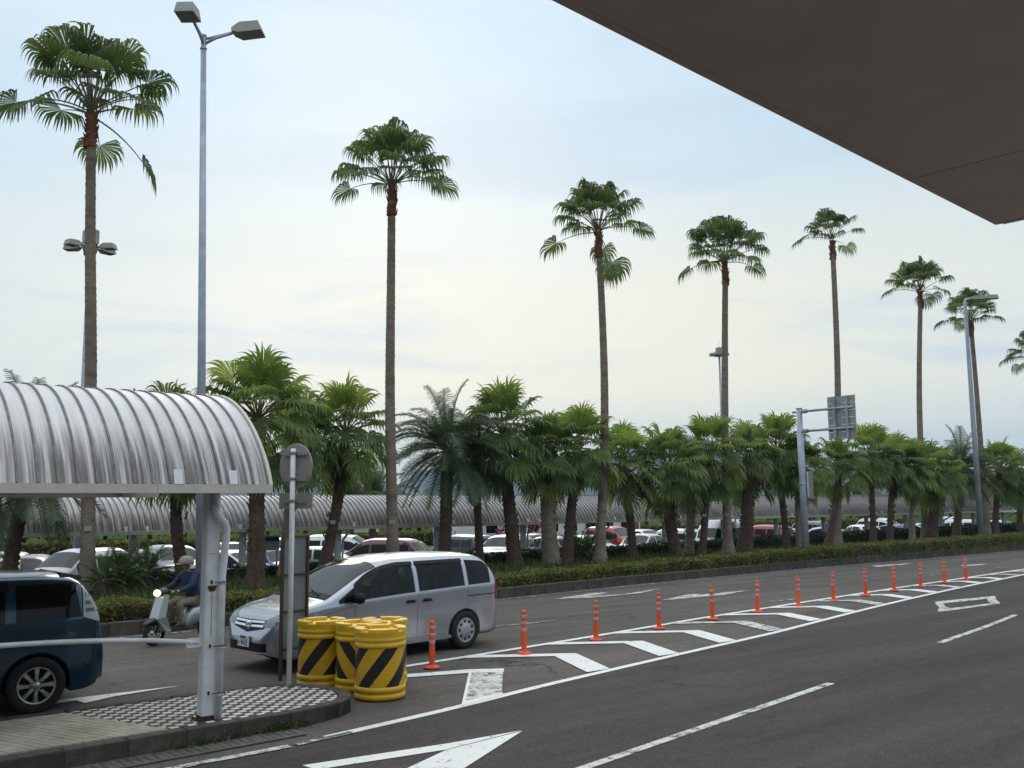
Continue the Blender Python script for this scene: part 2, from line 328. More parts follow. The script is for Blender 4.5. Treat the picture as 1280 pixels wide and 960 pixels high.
def leafcards(pos, size, up=.35, asp=.5):     # randomly turned leaf-shaped quads at the points
    n = len(pos); a = rs.normal(size=(n, 3)); a[:, 2] += up; a /= np.linalg.norm(a, axis=1)[:, None]
    b = rs.normal(size=(n, 3)); b -= a * (a * b).sum(1)[:, None]; b /= np.linalg.norm(b, axis=1)[:, None]
    s_ = (size * rs.uniform(.6, 1.3, n))[:, None] if not hasattr(size, 'shape') else (size * rs.uniform(.6, 1.3, n))[:, None]
    return np.stack([pos - a * s_, pos + b * s_ * asp, pos + a * s_, pos - b * s_ * asp], 1)

# ------------------------------------------------------------------ the ground, roads, kerbs
def lerp(pts, x):
    if x <= pts[0][0]: return pts[0][1]
    for (a, b), (c, d) in zip(pts, pts[1:]):
        if x <= c: return b + (d - b) * (x - a) / (c - a)
    return pts[-1][1]
LOT = -0.65
KB = [(-40, 19.7), (4, 19.75), (9, 19.85), (16, 20.6), (23, 21.35), (31, 21.8), (50, 22.0), (200, 22.4)]       # foot of the far kerb
LOW = [(-20, 7.9), (5.13, 9.6), (7.07, 9.93), (8.7, 10.30), (9.82, 10.5), (12.18, 10.92), (14.09, 11.24), (15.61, 11.5), (19.55, 12.36), (21.0, 12.66), (23.31, 13.1), (26.03, 13.58), (28.43, 13.97), (31.24, 14.38), (33.46, 14.72), (45, 16.4), (70, 19)]
UPL = [(7.5, 12.86), (9.39, 13.06), (11.57, 13.31), (13.57, 13.57), (16.54, 13.99), (20.55, 14.42), (25.78, 14.95), (30.76, 15.38), (36.05, 15.84), (45, 16.6), (70, 19.1)]
g = MB(); g.sheet([(-6000, -6000), (6000, -6000), (6000, 6000), (-6000, 6000)], LOT - .02); struct('ground', g, LAWN)
lot = MB(); lot.sheet([(-60, 29.6), (200, 29.6), (200, 50), (-60, 50)], LOT); struct('parking_lot', lot, A_LOT)
ux = sorted(set([-60, -20, 0] + [p[0] for p in KB] + list(range(2, 60, 4)) + [200]))
road = MB()
for a, b in zip(ux, ux[1:]): road.add([(a, -60, 0), (b, -60, 0), (b, lerp(KB, b) + .02, 0), (a, lerp(KB, a) + .02, 0)], [(0, 1, 2, 3)])
road.add([(-60, -60, 0), (200, -60, 0), (200, -60, LOT - .05), (-60, -60, LOT - .05)], [(0, 3, 2, 1)])
ROAD = struct('road', road, A_FAR)
near = MB()
xs = [-20, 3.2] + [p[0] for p in LOW[1:]]
for a, b in zip(xs, xs[1:]): near.add([(a, -60, .005), (b, -60, .005), (b, lerp(LOW, b) - .02, .005), (a, lerp(LOW, a) - .02, .005)], [(0, 1, 2, 3)])
near.obj('resurfaced_lane', A_NEAR, ROAD)
# planting strip behind the far kerb
med = MB()
for a, b in zip(ux, ux[1:]):
    ya, yb = lerp(KB, a) + .16, lerp(KB, b) + .16
    med.add([(a, ya, .25), (b, yb, .25), (b, 29.9, .25), (a, 29.9, .25), (b, 29.9, LOT - .1), (a, 29.9, LOT - .1)], [(0, 1, 2, 3), (3, 2, 4, 5)])
MED = struct('planting_strip', med, SOIL)
kb = MB(); kb.cbox((0, 0, -.05), (.596, .17, .262), .012); kme = kb.mesh('kerb_stone', KERB)
x = -14.0; nk = 0
while x < 110 and nk < 230:
    o = link('kerb_stone', kme, MED, (x, lerp(KB, x) + random.uniform(-.008, .008), random.uniform(-.006, .004)), math.atan((lerp(KB, x + .6) - lerp(KB, x)) / .6)); x += .6; nk += 1
# grass under the palms
gp = np.column_stack([rs.uniform(2, 64, 26000), rs.uniform(21.6, 29.4, 26000), np.full(26000, .25)])
hgt = rs.uniform(.08, .28, len(gp)); ang = rs.uniform(0, 6.28, len(gp)); dx = np.column_stack([np.cos(ang), np.sin(ang), 0 * ang]) * .02
tip = gp + np.column_stack([rs.normal(0, .07, len(gp)), rs.normal(0, .07, len(gp)), hgt])
tag(quads('grass', np.stack([gp - dx, gp + dx, tip + dx * .2, tip - dx * .2], 1), GRASS), 'rough green grass under the palms between the two hedges', 'grass', kind='stuff')

# ------------------------------------------------------------------ painted markings
ZM = .0105
def strip(name, pts, wid, m, z=ZM):
    b = MB(); P = [Vector((p[0], p[1], 0)) for p in pts]; L = []
    for i, p in enumerate(P):
        t = (P[min(i + 1, len(P) - 1)] - P[max(i - 1, 0)]).normalized(); n = Vector((-t.y, t.x, 0)) * wid / 2
        L += [(p.x - n.x, p.y - n.y, z), (p.x + n.x, p.y + n.y, z)]
    b.add(L, [(2 * i, 2 * i + 2, 2 * i + 3, 2 * i + 1) for i in range(len(P) - 1)]); return b.obj(name, m, ROAD)
def patch(name, polys, m, z=ZM):
    b = MB()
    for q in polys:
        ar = sum(q[i][0] * q[(i + 1) % len(q)][1] - q[(i + 1) % len(q)][0] * q[i][1] for i in range(len(q)))
        b.sheet(q if ar > 0 else q[::-1], z + .0007 * polys.index(q))
    return b.obj(name, m, ROAD)
def uvp(pts): return [(at(*p).x, at(*p).y) for p in pts]
strip('edge_line', [(x, lerp(LOW, x)) for x in np.arange(5.1, 60, .8)], .135, PAINT, .0105)
strip('edge_line', [(x, lerp(UPL, x)) for x in np.arange(7.6, 60, .8)], .15, PAINT, .0110)
k = 0
while True:
    uE = 11.03 + 1.875 * k
    if uE > 50: break
    hi, lo = lerp(UPL, uE - .7) - .05, lerp(LOW, uE - .6) + .06; wd = hi - lo
    if wd < .25: break
    vE = hi - .40 * wd; A = uE - (hi - vE) * 1.42; B = uE - (vE - lo) * .44; s_ = .47
    patch('chevron_stripe', [[(A - s_, hi), (uE - s_, vE), (uE, vE), (A, hi)], [(uE - s_, vE - .001), (B - s_, lo), (B, lo), (uE, vE - .001)]], PAINT if k % 3 else PAINT_WORN if k else PAINT, .0125); k += 1
patch('chevron_stripe', [uvp([(490, 845), (588, 837.5), (630, 836.5), (630, 840.5), (588, 842), (490, 849)])], PAINT, .0125)
patch('worn_panel', [uvp([(587, 842), (629, 840.5), (627, 868), (580, 876)])], PAINT_WORN, .0126)
patch('hatch_edge', [uvp([(586, 841), (590, 841), (582, 877), (577, 882)]), uvp([(580, 877), (628, 867), (630, 869), (574, 885)])], PAINT, .0135)
strip('lane_line', [(4.9, 6.66), (6.59, 6.95), (11.79, 7.83)], .115, PAINT_WORN); strip('lane_line', [(16.5, 8.75), (19, 9.2), (21.67, 9.75)], .12, PAINT_WORN); strip('lane_line', [(26.5, 10.6), (31.6, 11.6)], .13, PAINT)
strip('asphalt_joint', [(-10, 4.0), (4.9, 6.66), (11.79, 7.83), (16.5, 8.75), (21.67, 9.75), (31.6, 11.6), (60, 17)], .022, JOINT, .0085)
patch('arrow_marking', [uvp([(378, 958), (557, 931), (653, 914), (557, 938.5), (395, 963.5)]), uvp([(557, 939.2), (653, 915), (580, 962), (500, 966)])], PAINT, .0115)
strip('gutter_line', [(2.2, 9.36), (3.51, 9.44), (4.62, 9.49)], .12, PAINT_WORN, .0145); strip('gutter_line', [(4.7, 9.5), (5.4, 9.6)], .10, PAINT_FAINT, .0146)
patch('arrow_marking', [uvp([(20, 884), (80, 875.2), (225, 858), (140, 872), (106, 880), (95, 876.5), (20, 889)])], PAINT, .0115)
kq = lambda pts: uvp(pts)
patch('box_marking', [kq([(1168, 752.6), (1244, 745.3), (1244, 748), (1172, 755.6)]), kq([(1172, 763.0), (1250, 753.2), (1250, 755.2), (1175, 765.5)]), kq([(1169, 755), (1181, 754), (1180, 757), (1184, 760), (1190, 761), (1188, 764), (1172, 765), (1174, 760)]),
                      kq([(1233, 747), (1244, 746.2), (1247, 752), (1250, 754), (1240, 755.2), (1234, 751.5)])], PAINT_WORN, .0118)
# arrows and lines on the far carriageway
patch('arrow_marking', [uvp([(694, 749), (745, 741), (760, 741.5), (735, 746), (780, 743), (828, 735.5), (800, 742), (740, 747.5)])], PAINT_WORN)
patch('arrow_marking', [uvp([(826, 751), (862, 743), (876, 743), (862, 748)]), uvp([(862, 744.8), (938, 738), (905, 744), (862, 747.8)])], PAINT_WORN)
patch('arrow_marking', [uvp([(1090, 707.5), (1140, 704), (1128, 706.4), (1096, 709)])], PAINT_WORN); patch('arrow_marking', [uvp([(1200, 706.8), (1236, 704.6), (1224, 706.8), (1204, 708)])], PAINT_WORN)
strip('edge_line', [(x, lerp(KB, x) - .32) for x in np.arange(5, 70, 2.0)], .11, PAINT_FAINT)
for a, b in (((616, 784), (695, 776)), ((960, 753), (996, 749)), ((1086, 740), (1112, 737)), ((1164, 719.5), (1178, 718)), ((1246, 710), (1258, 708.6))): strip('lane_line', uvp([a, b]), .12, PAINT_FAINT)
for a, b in ((1246, 693), (1262, 692), (1254, 697.5)): pass

# ------------------------------------------------------------------ the tiled sidewalk with its kerb
def side_front(u): return lerp([(-20, 9.9), (2.0, 10.10), (5.0, 10.25), (5.45, 10.33)], u)
BACK = 12.14
nose = [(5.45, 10.33), (5.72, 10.42), (5.95, 10.60), (6.09, 10.86), (6.13, 11.15), (6.08, 11.48), (5.95, 11.76), (5.72, 11.98), (5.45, 12.10)]
outl = [(-20, 9.9), (2.0, 10.10), (5.0, 10.25)] + nose + [(4.9, BACK), (-20, BACK + .02)]
sb = MB(); sb.prism(outl, -.02, .150); WALK = struct('sidewalk', sb, JOINT)
def inset(u, v, d):
    if v < side_front(u) + d or v > BACK - d: return False
    if u > 4.9:
        dd = math.hypot(u - 5.17, (v - 11.2) * (0.96 / .95)); return u < 5.17 or dd < .96 - d
    return True
tl, td, tp = MB(), MB(), MB(); T = .0975
def clip(poly, n, d):              # keep the side n . p >= d
    o_ = []
    for p, q in zip(poly, poly[1:] + poly[:1]):
        a_, b_ = n[0] * p[0] + n[1] * p[1] - d, n[0] * q[0] + n[1] * q[1] - d
        if a_ >= 0: o_.append(p)
        if a_ * b_ < 0: t_ = a_ / (a_ - b_); o_.append((p[0] + (q[0] - p[0]) * t_, p[1] + (q[1] - p[1]) * t_))
    return o_
rowd = Vector((.368, -.930)).normalized(); rown = Vector((-rowd.y, rowd.x)); org = Vector((3.0, 12.15)); RW, RL = .088, .30
f0, f1 = (-4.2, side_front(-4.2) + .145), (5.0, 10.25 + .145); fn = Vector((-(f1[1] - f0[1]), f1[0] - f0[0])).normalized()
EDGE = [((fn.x, fn.y), fn.x * f1[0] + fn.y * f1[1]), ((0, -1), -(BACK - .145))]
for k in range(-9, 10):
    a_ = k * math.pi / 18; EDGE.append(((-math.cos(a_), -math.sin(a_)), -(math.cos(a_) * 5.17 + math.sin(a_) * 11.2 + .805)))
def piece(b, poly, sgn):
    for n_, d_ in EDGE:
        if len(poly) > 2: poly = clip(poly, n_, d_)
    if len(poly) > 2: poly = clip(poly, (rown.x * sgn, rown.y * sgn), sgn * (rown.x * org.x + rown.y * org.y) + .003)
    if len(poly) < 3: return
    ar = sum(poly[i][0] * poly[(i + 1) % len(poly)][1] - poly[(i + 1) % len(poly)][0] * poly[i][1] for i in range(len(poly))) / 2
    if ar > .0004: b.prism(poly, .14, .166 + random.uniform(0, .003))
for i in range(int(2.4 / T), int(6.2 / T)):
    for j in range(0, int(2.4 / T)):
        u0, v0, g_ = i * T, 9.9 + j * T, .0035
        piece(tl if (i + j) % 2 else td, [(u0 + g_, v0 + g_), (u0 + T - g_, v0 + g_), (u0 + T - g_, v0 + T - g_), (u0 + g_, v0 + T - g_)], 1)
for i in range(0, 90):
    for j in range(-12, 16):
        m0 = org - rown * (RW * (i + .5)) + rowd * (RL * (j + (i % 2) * .5)); h1, h2 = rowd * (RL / 2 - .002), rown * (RW / 2 - .005)
        if m0.x < -4.2: continue
        piece(tp, [tuple(m0 - h1 - h2), tuple(m0 + h1 - h2), tuple(m0 + h1 + h2), tuple(m0 - h1 + h2)], -1)
for b, m_, n_ in ((tl, TILE_L, 'light_tiles'), (td, TILE_D, 'dark_tiles'), (tp, TILE_P, 'plain_pavers')): tag(b.obj(n_, m_, WALK), kind='stuff')
def kerb_run(pts, wid=.14):
    segs = []
    for (a, b) in zip(pts, pts[1:]):
        a, b = Vector((*a, 0)), Vector((*b, 0)); d = (b - a); L = d.length; t = d / L; n = Vector((-t.y, t.x, 0)); k = max(1, round(L / .6))
        for i in range(k): segs.append((a + t * (L * i / k), L / k, math.atan2(t.y, t.x)))
    return segs
cache = {}
def kerb_piece(p, L, ang, top=.178):
    key = round(L, 2)
    if key not in cache:
        b = MB(); b.cbox((.002, 0, -.04), (key - .002, .15, top), .010); cache[key] = b.mesh('kerb_stone', KERB)
    link('kerb_stone', cache[key], WALK, (p.x, p.y, random.uniform(-.004, .004)), ang)
for p, L, an in kerb_run([(-9, side_front(-9) - .01), (2.0, 10.09), (5.0, 10.24), (5.45, 10.32)]): kerb_piece(p, L, an)
for a, b in zip(nose, nose[1:]):
    for p, L, an in kerb_run([a, b]): kerb_piece(p, L, an)
for p, L, an in kerb_run([(5.45, 12.10), (4.9, BACK + .01), (-9, BACK + .02)]): kerb_piece(p, L, an)
# gutter of slotted concrete blocks along the kerb
gb = MB(); gb.box((.003, 0, 0), (.497, .34, .012)); 
for i in range(5): gb.box((.06 + i * .085, .05, .0), (.09 + i * .085, .29, .0135), 1)
gme = gb.mesh('gutter_block', [mat('gutter_concrete', (.13, .118, .10), .9, var=.35, scale=6, bump=.4, dirt=(.06, .055, .045), dscale=2.0), JOINT])
x = -6.0
while x < 4.6: link('gutter_block', gme, ROAD, (x, side_front(x) - .40, .0065), math.atan(.012 + .03 * (x > 2))); x += .5
# weeds in the gutter
def weeds(name, pts, label):
    P = []
    for (a, b, n) in pts:
        pos = np.column_stack([rs.normal(a, .09, n), rs.normal(b, .025, n), np.abs(rs.normal(.03, .03, n)) + .012]); P.append(leafcards(pos, .028, 1.0, .3))
    return tag(quads(name, np.concatenate(P), GRASS), label, 'weeds', kind='stuff')
weeds('weeds', [(3.7, 10.09, 50), (4.0, 10.1, 70), (4.35, 10.14, 60), (4.75, 10.17, 90), (4.9, 10.18, 110), (5.15, 10.22, 40)], 'green weeds growing in the gutter along the tiled sidewalk kerb')

# ------------------------------------------------------------------ barrel-roofed walkways
def arc(width, rise, n):       # cross-section from the near eave over the ridge to the rear eave: (y, z, share of the way down)
    out_ = []
    for i in range(n + 1):
        t = -1 + 2 * i / n; th = t * 1.0
        a = math.radians(78) * t; Rr = 1 / math.sin(math.radians(78)); y = Rr * math.sin(a) ; z = (math.cos(a) - math.cos(math.radians(78))) / (1 - math.cos(math.radians(78)))
        z = .55 * z + .45 * (1 - abs(y) ** 2.1)
        out_.append((width / 2 * (1 + y), rise * z, abs(t)))
    return out_
def uvset(me, fn):
    l = me.uv_layers.new(name='UVMap')
    co = np.empty(len(me.vertices) * 3, 'f4'); me.vertices.foreach_get('co', co); co = co.reshape(-1, 3)
    vi = np.empty(len(me.loops), 'i4'); me.loops.foreach_get('vertex_index', vi)
    uv = np.array([fn(co[i]) for i in range(len(co))], 'f4')[vi]; l.data.foreach_set('uv', uv.reshape(-1))
def shell(b, prof, x0, x1, y0, z0, off=0, m=0, sm=True, thick=.02):
    n = len(prof)
    def pt(i, x, o):
        y, z, _ = prof[i]; a, c = prof[max(i - 1, 0)], prof[min(i + 1, n - 1)]; ty, tz = c[0] - a[0], c[1] - a[1]; l = math.hypot(ty, tz)
        return (x, y0 + y - tz / l * o, z0 + z + ty / l * o)
    fq = [(2 * i, 2 * i + 1, 2 * i + 3, 2 * i + 2) for i in range(n - 1)]; rq = [f[::-1] for f in fq]
    O = off + thick
    b.add([p for i in range(n) for p in (pt(i, x0, O), pt(i, x1, O))], fq, m, sm); b.add([p for i in range(n) for p in (pt(i, x0, off), pt(i, x1, off))], rq, m, sm)
    b.add([p for i in range(n) for p in (pt(i, x0, off), pt(i, x0, O))], fq, m, False); b.add([p for i in range(n) for p in (pt(i, x1, off), pt(i, x1, O))], rq, m, False)
    for i in (0, n - 1): b.add([pt(i, x0, off), pt(i, x1, off), pt(i, x1, O), pt(i, x0, O)], [(0, 1, 2, 3) if i else (3, 2, 1, 0)], m, False)
NY0, NY1, NZ, NRISE, NEND = 10.10, 13.80, 2.66, 1.15, 4.60
prof = arc(NY1 - NY0, NRISE, 26)
CAN = thing('covered_walkway', 'weathered silver barrel-roofed walkway standing on the tiled sidewalk beside the road', 'walkway', (0, 0, 0))
pitch = .182
pb = MB(); shell(pb, prof, .007, pitch - .007, 0, 0, 0, thick=.012)
pme = pb.mesh('roof_panel', ROOF_N); H_ = NRISE
uvset(pme, lambda c: (c[0], min(1, abs(2 * c[1] / (NY1 - NY0) - 1) ** 1.25)))
rb_ = MB(); shell(rb_, prof, -.011, .011, 0, 0, -.012, thick=.042); rme = rb_.mesh('roof_rib', RIB)
for i in range(68):
    link('roof_panel', pme, CAN, (NEND - pitch * (i + 1), NY0, NZ + .045)); link('roof_rib', rme, CAN, (NEND - pitch * (i + 1), NY0, NZ + .045))
eb = MB(); shell(eb, prof, 0, .035, 0, -.02, -.03, thick=.085); eb.obj('end_trim', EAVE, CAN, (NEND, NY0, NZ + .045))
x0 = NEND - pitch * 68
fb = MB(); fb.box((x0, NY0 - .055, NZ - .045), (NEND - 1.24, NY0 + .03, NZ + .048)); fb.box((NEND - 1.236, NY0 - .055, NZ - .045), (NEND + .03, NY0 + .03, NZ + .048)); fb.obj('eave_beam', EAVE, CAN)
fb = MB(); fb.box((x0, NY1 - .03, NZ - .045), (NEND + .03, NY1 + .055, NZ + .048)); fb.obj('eave_beam', EAVE, CAN)
# white fixing plates on the eave
for ux_ in (NEND - 1.02, NEND - .42):
    b = MB(); b.box((-.045, -.012, 0), (.045, .0, .16), 0, Matrix.Rotation(R(-18), 4, 'X')); b.obj('eave_plate', WHITEP, CAN, (ux_, NY0 - .05, NZ + .045))
# small bolts along the ridge
b = MB()
for i in range(2, 60, 3): b.tube([(NEND - pitch * i, (NY0 + NY1) / 2 + .05, NZ + .045 + NRISE), (NEND - pitch * i, (NY0 + NY1) / 2 + .05, NZ + .11 + NRISE)], .014, 6)
b.obj('ridge_bolt', RIB, CAN)
CX, CY = 4.16, 10.60
for cu, main in ((CX, True), (CX - 5.6, False), (CX - 11.2, False)):
    b = MB(); b.cbox((-.078, -.078, .15), (.078, .078, NZ + .5), .015); b.obj('column', WHITEP, CAN, (cu, CY, 0))
    b = MB(); b.box((-.06, NY0 + .03 - CY, NZ + .03), (.06, NY1 - .03 - CY, NZ + .13)); b.obj('cross_beam', EAVE, CAN, (cu + .12, CY, 0))
    b = MB(); shell(b, prof, -.05, .05, NY0 - CY, 0, -.09, thick=.06); b.obj('arch_rib', EAVE, CAN, (cu, CY, NZ))
    b = MB(); r_ = .043; xo = .098
    b.tube([(-.01, -.13, NZ - .02), (-.01, -.13, 2.44), (.0, -.13, 2.39), (.045, -.125, 2.34), (.105, -.12, 2.29), (.128, -.115, 2.23), (.13, -.11, 2.14), (xo, -.10, 1.7), (xo, -.09, .172)], r_, 12)
    for z_ in (2.47, 2.10, 1.62, .92, .42): b.tube([(.128 if 2 < z_ < 2.2 else xo if z_ < 2.2 else -.01, -.10 if z_ < 2.2 else -.13, z_), (.128 if 2 < z_ < 2.2 else xo if z_ < 2.2 else -.01, -.10 if z_ < 2.2 else -.13, z_ + .03)], r_ + .006, 12)
    b.obj('drain_pipe', WHITEP, CAN, (cu, CY, 0))
    if main:
        b = MB()
        for z_ in (.95, .45, 1.64): b.box((-.0, -.152, z_), (.15, -.142, z_ + .010)); b.box((-.02, -.09, z_ - .014), (.0, -.076, z_ + .022))
        b.obj('pipe_bracket', RUST, CAN, (cu, CY, 0))
        b = MB(); b.prism([(-.05, 0), (.05, 0), (.038, -.04), (.012, -.058), (-.02, -.055), (-.042, -.03)], 0, .004)
        o = b.obj('rust_patch', RUST, CAN, (cu - .005, CY - .0825, 1.60)); o.rotation_euler = (R(90), 0, 0)
        b = MB(); b.box((-.006, -.0815, 1.05), (.003, -.077, 1.56)); b.obj('rust_run', RUSTY, CAN, (cu, CY, 0))
        b = MB(); b.box((-.06, -.081, 1.60), (.06, -.077, 1.608)); b.box((-.06, -.081, 1.95), (.06, -.077, 1.955)); b.obj('cover_seam', RUSTY, CAN, (cu, CY, 0))
        b = MB(); b.prism([(-.082, -.082), (.02, -.081), (.07, -.082), (.082, -.06), (.08, .05), (-.081, .08)], .152, .215); b.obj('rusted_foot', RUST, CAN, (cu, CY, 0))
        b = MB()
        for sx in (-1, 1):
            for sy in (-1, 1): b.tube([(sx * .105, sy * .105, .17), (sx * .105, sy * .105, .195)], .012, 6)
        b.box((-.125, -.125, .165), (.125, .125, .174)); b.obj('base_plate', RUST, CAN, (cu, CY, 0))
# handrail bending from column to column
RAIL = thing('handrail', 'white tubular handrail fixed between the walkway columns in front of the blue car', 'railing', (0, 0, 0))
for c0 in (CX, CX - 5.6):
    P = [(c0 - .14 - (5.32 * t), CY - .02, 1.0 + .155 * (1 - abs(2 * t - 1) ** 2.6)) for t in np.linspace(0, 1, 36)]
    b = MB(); b.tube(P, .026, 10); b.obj('rail_tube', WHITEP, RAIL)
    b = MB(); b.box((c0 - .25, CY - .035, .95), (c0 - .079, CY - .02, 1.05)); b.tube([(c0 - .2, CY - .05, 1.0), (c0 - .2, CY - .034, 1.0)], .012, 8); b.tube([(c0 - .14, CY - .05, 1.0), (c0 - .14, CY - .034, 1.0)], .012, 8); b.obj('rail_bracket', WHITEP, RAIL)

# far walkway across the parking lot
FY0, FW, FZ, FR = 31.0, 3.7, 1.76, 1.13
FAR = thing('covered_walkway', 'long silver barrel-roofed walkway crossing the parking lot behind the palms', 'walkway', (0, 0, 0))
fprof = arc(FW, FR, 18)
fb = MB(); F0, F1 = 6.1, 104.0
shell(fb, fprof, F0, F1, FY0, FZ, 0, thick=.015); fme = fb.mesh('roof_sheet', ROOF_F); uvset(fme, lambda c: (c[0], min(1, abs(2 * (c[1] - FY0) / FW - 1) ** 1.1)))
link('roof_sheet', fme, FAR)
rb_ = MB(); shell(rb_, fprof, -.014, .014, 0, 0, .0, thick=.04); rme = rb_.mesh('roof_rib', RIB)
for i in range(290): link('roof_rib', rme, FAR, (F0 + .02 + i * .19, FY0, FZ))
rb_ = MB()
for i in range(290, 515): shell(rb_, fprof, F0 + i * .19, F0 + i * .19 + .04, FY0, FZ, 0, thick=.05)
tag(rb_.obj('roof_rib', RIB, FAR), kind='stuff')
fb = MB(); fb.box((F0 - .03, FY0 - .06, FZ - .10), (F1, FY0 + .02, FZ + .02)); fb.obj('eave_beam', EAVE, FAR)
fb = MB(); fb.box((F0 - .03, FY0 + FW - .02, FZ - .10), (F1, FY0 + FW + .06, FZ + .02)); fb.obj('eave_beam', EAVE, FAR)
cols = [onY(px, 690, FY0 + .9).x for px in (165, 303, 422)]
cols += [cols[-1] + 4.4 * (i + 1) for i in range(17)]
cm = MB(); cm.cbox((-.10, -.10, LOT), (.10, .10, FZ + .55), .02); cm.box((-.05, -.85, FZ + .0), (.05, FW - .95, FZ + .10)); cme = cm.mesh('column', WHITEP)
pm = MB(); pm.tube([(.0, -.80, FZ - .02), (.0, -.75, FZ - .25), (.12, -.16, FZ - .5), (.14, -.12, FZ - .7), (.14, -.12, LOT)], .045, 8); pmm = pm.mesh('drain_pipe', WHITEP)
epm = MB(); epm.box((-.05, -.012, 0), (.05, 0, .17), 0, Matrix.Rotation(R(-18), 4, 'X')); epme = epm.mesh('eave_plate', WHITEP)
for c in cols:
    link('column', cme, FAR, (c, FY0 + .9, 0)); link('drain_pipe', pmm, FAR, (c, FY0 + .9, 0))
    for d in (-.5, .15): link('eave_plate', epme, FAR, (c + d, FY0 - .06, FZ + .0))

# ------------------------------------------------------------------ terminal roof overhead
RZ = 4.6
c0, c1 = at(700, 0, RZ), at(1248, 280, RZ)
du = Vector((c1.x - c0.x, c1.y - c0.y, 0)).normalized(); dv = Vector((-du.y, du.x, 0))
TR = thing('entrance_roof', 'broad dark soffit of the terminal roof overhanging the road above', 'roof', (c1.x, c1.y, RZ), math.atan2(du.y, du.x))
SOF = mat('soffit_panel', (.43, .36, .315), .85, var=.08, scale=2, bump=.05); FASC = SOF
j = at(1145, 222, RZ); ju = (Vector((j.x, j.y, 0)) - Vector((c1.x, c1.y, 0))).dot(du)
edges = [-.03, ju, ju - 22, ju - 40]
for a, b_ in zip(edges, edges[1:]):
    b = MB(); b.box((b_ + .006, -11.5, 0), (a - .006, -.03, .05)); b.obj('soffit_panel', SOF, TR)
b = MB(); b.box((edges[-1] - .05, -11.6, .052), (0, -.0, .55)); b.obj('roof_slab', SOF, TR)
b = MB(); b.box((edges[-1] - .05, -.03, -.004), (.0, .02, .60)); b.box((-.03, -11.6, -.005), (.021, -.032, .601)); b.obj('fascia', FASC, TR)
for cu_ in (-6, -14, -22):
    b = MB(); b.lathe([(.35, -RZ + .85), (.35, 0)], 20); b.obj('support_column', CONC, TR, (cu_, -5.0, 0))

b = MB(); b.prism([(-40, -9.7), (60, -9.7), (60, 1.9), (-40, 1.9)], -.02, .85); TERR = struct('added_terrace', b, mat('added_terrace_tiles', (.44, .42, .38), .8, var=.12, scale=3))  # unseen raised floor, added in a pale tone to bounce light up to the soffit
BLD = thing('terminal_building', 'terminal building with glazed front behind the added terrace', 'building', (0, -9.6, .85))
b = MB(); b.box((-40, -12, 0), (40, -.12, 3.7)); b.obj('wall', mat('pale_facade', (.42, .41, .39), .7, var=.1), BLD)
gm = MB(); gm.box((-1.42, -.10, .25), (1.42, -.06, 3.2)); gme_ = gm.mesh('window', GLASS); fm_ = MB()
for q_ in ((-1.5, .2, -1.42, 3.28), (1.42, .2, 1.5, 3.28)): fm_.box((q_[0], -.115, q_[1]), (q_[2], -.03, q_[3]))
fm_.box((-1.415, -.115, 3.202), (1.415, -.03, 3.28)); fm_.box((-1.415, -.115, .17), (1.415, -.03, .248)); fme_ = fm_.mesh('window_frame', GREY)
for i in range(24):
    o = link('window', gme_, BLD, (-37 + i * 3.2, 0, 0)); link('window_frame', fme_, o)

# ------------------------------------------------------------------ palms
def fan_leaf(elev, pet, blade, nseg, rng, droop=1.0, spread=2.05, petr=.016, bend=.35, thin=1.0):
    b = MB(); e = R(elev); p = Vector((0, 0, 0)); d = Vector((math.cos(e), 0, math.sin(e))); pts = [p.copy()]
    for i in range(7):
        p = p + d * (pet / 7); pts.append(p.copy()); d = (d + Vector((0, 0, -bend / 7))).normalized()
    b.tube(pts, [petr * (1.5 - .8 * i / 7) for i in range(8)], 4, 1, True, False)
    D = (d + Vector((0, 0, -.12))).normalized(); S = Vector((0, 1, 0)); N = D.cross(S) * -1
    if N.z < 0 and abs(elev) < 85: N = -N
    dth = 2 * spread / nseg
    for i in range(nseg):
        th = -spread + (i + .5) * dth + rng.uniform(-.02, .02)
        dr = D * math.cos(th) + S * math.sin(th); T_ = -D * math.sin(th) + S * math.cos(th)
        dr = (dr + N * (.16 * abs(math.sin(th)) + .05)).normalized()
        L = blade * (1 - .22 * (abs(th) / spread) ** 2) * rng.uniform(.88, 1.06); r0 = L * rng.uniform(.54, .64)
        q = p.copy(); sgn = 1 if i % 2 else -1; vs = []; rprev = 0; lag = rng.uniform(.75, 1.3)
        W = T_ * math.cos(.5) + N * math.sin(.5) * sgn
        for fr in (.03, .30, .58, .68, .79, .90, 1.0):
            r = fr * L; q = q + dr * (r - rprev)
            if fr >= .28: dr = (dr + Vector((0, 0, -1)) * droop * lag * (.06 if fr < .5 else .50)).normalized()
            rprev = r
            hwid = r * math.tan(dth / 2) * 1.02 if r < r0 else r0 * math.tan(dth / 2) * max(.06, 1 - (r - r0) / (L - r0)) * thin
            if r >= r0: W = (W - dr * W.dot(dr)).normalized()
            vs += [q - W * hwid, q + W * hwid]
        b.add(vs, [(2 * k, 2 * k + 1, 2 * k + 3, 2 * k + 2) for k in range(6)], 0, False)
    return b
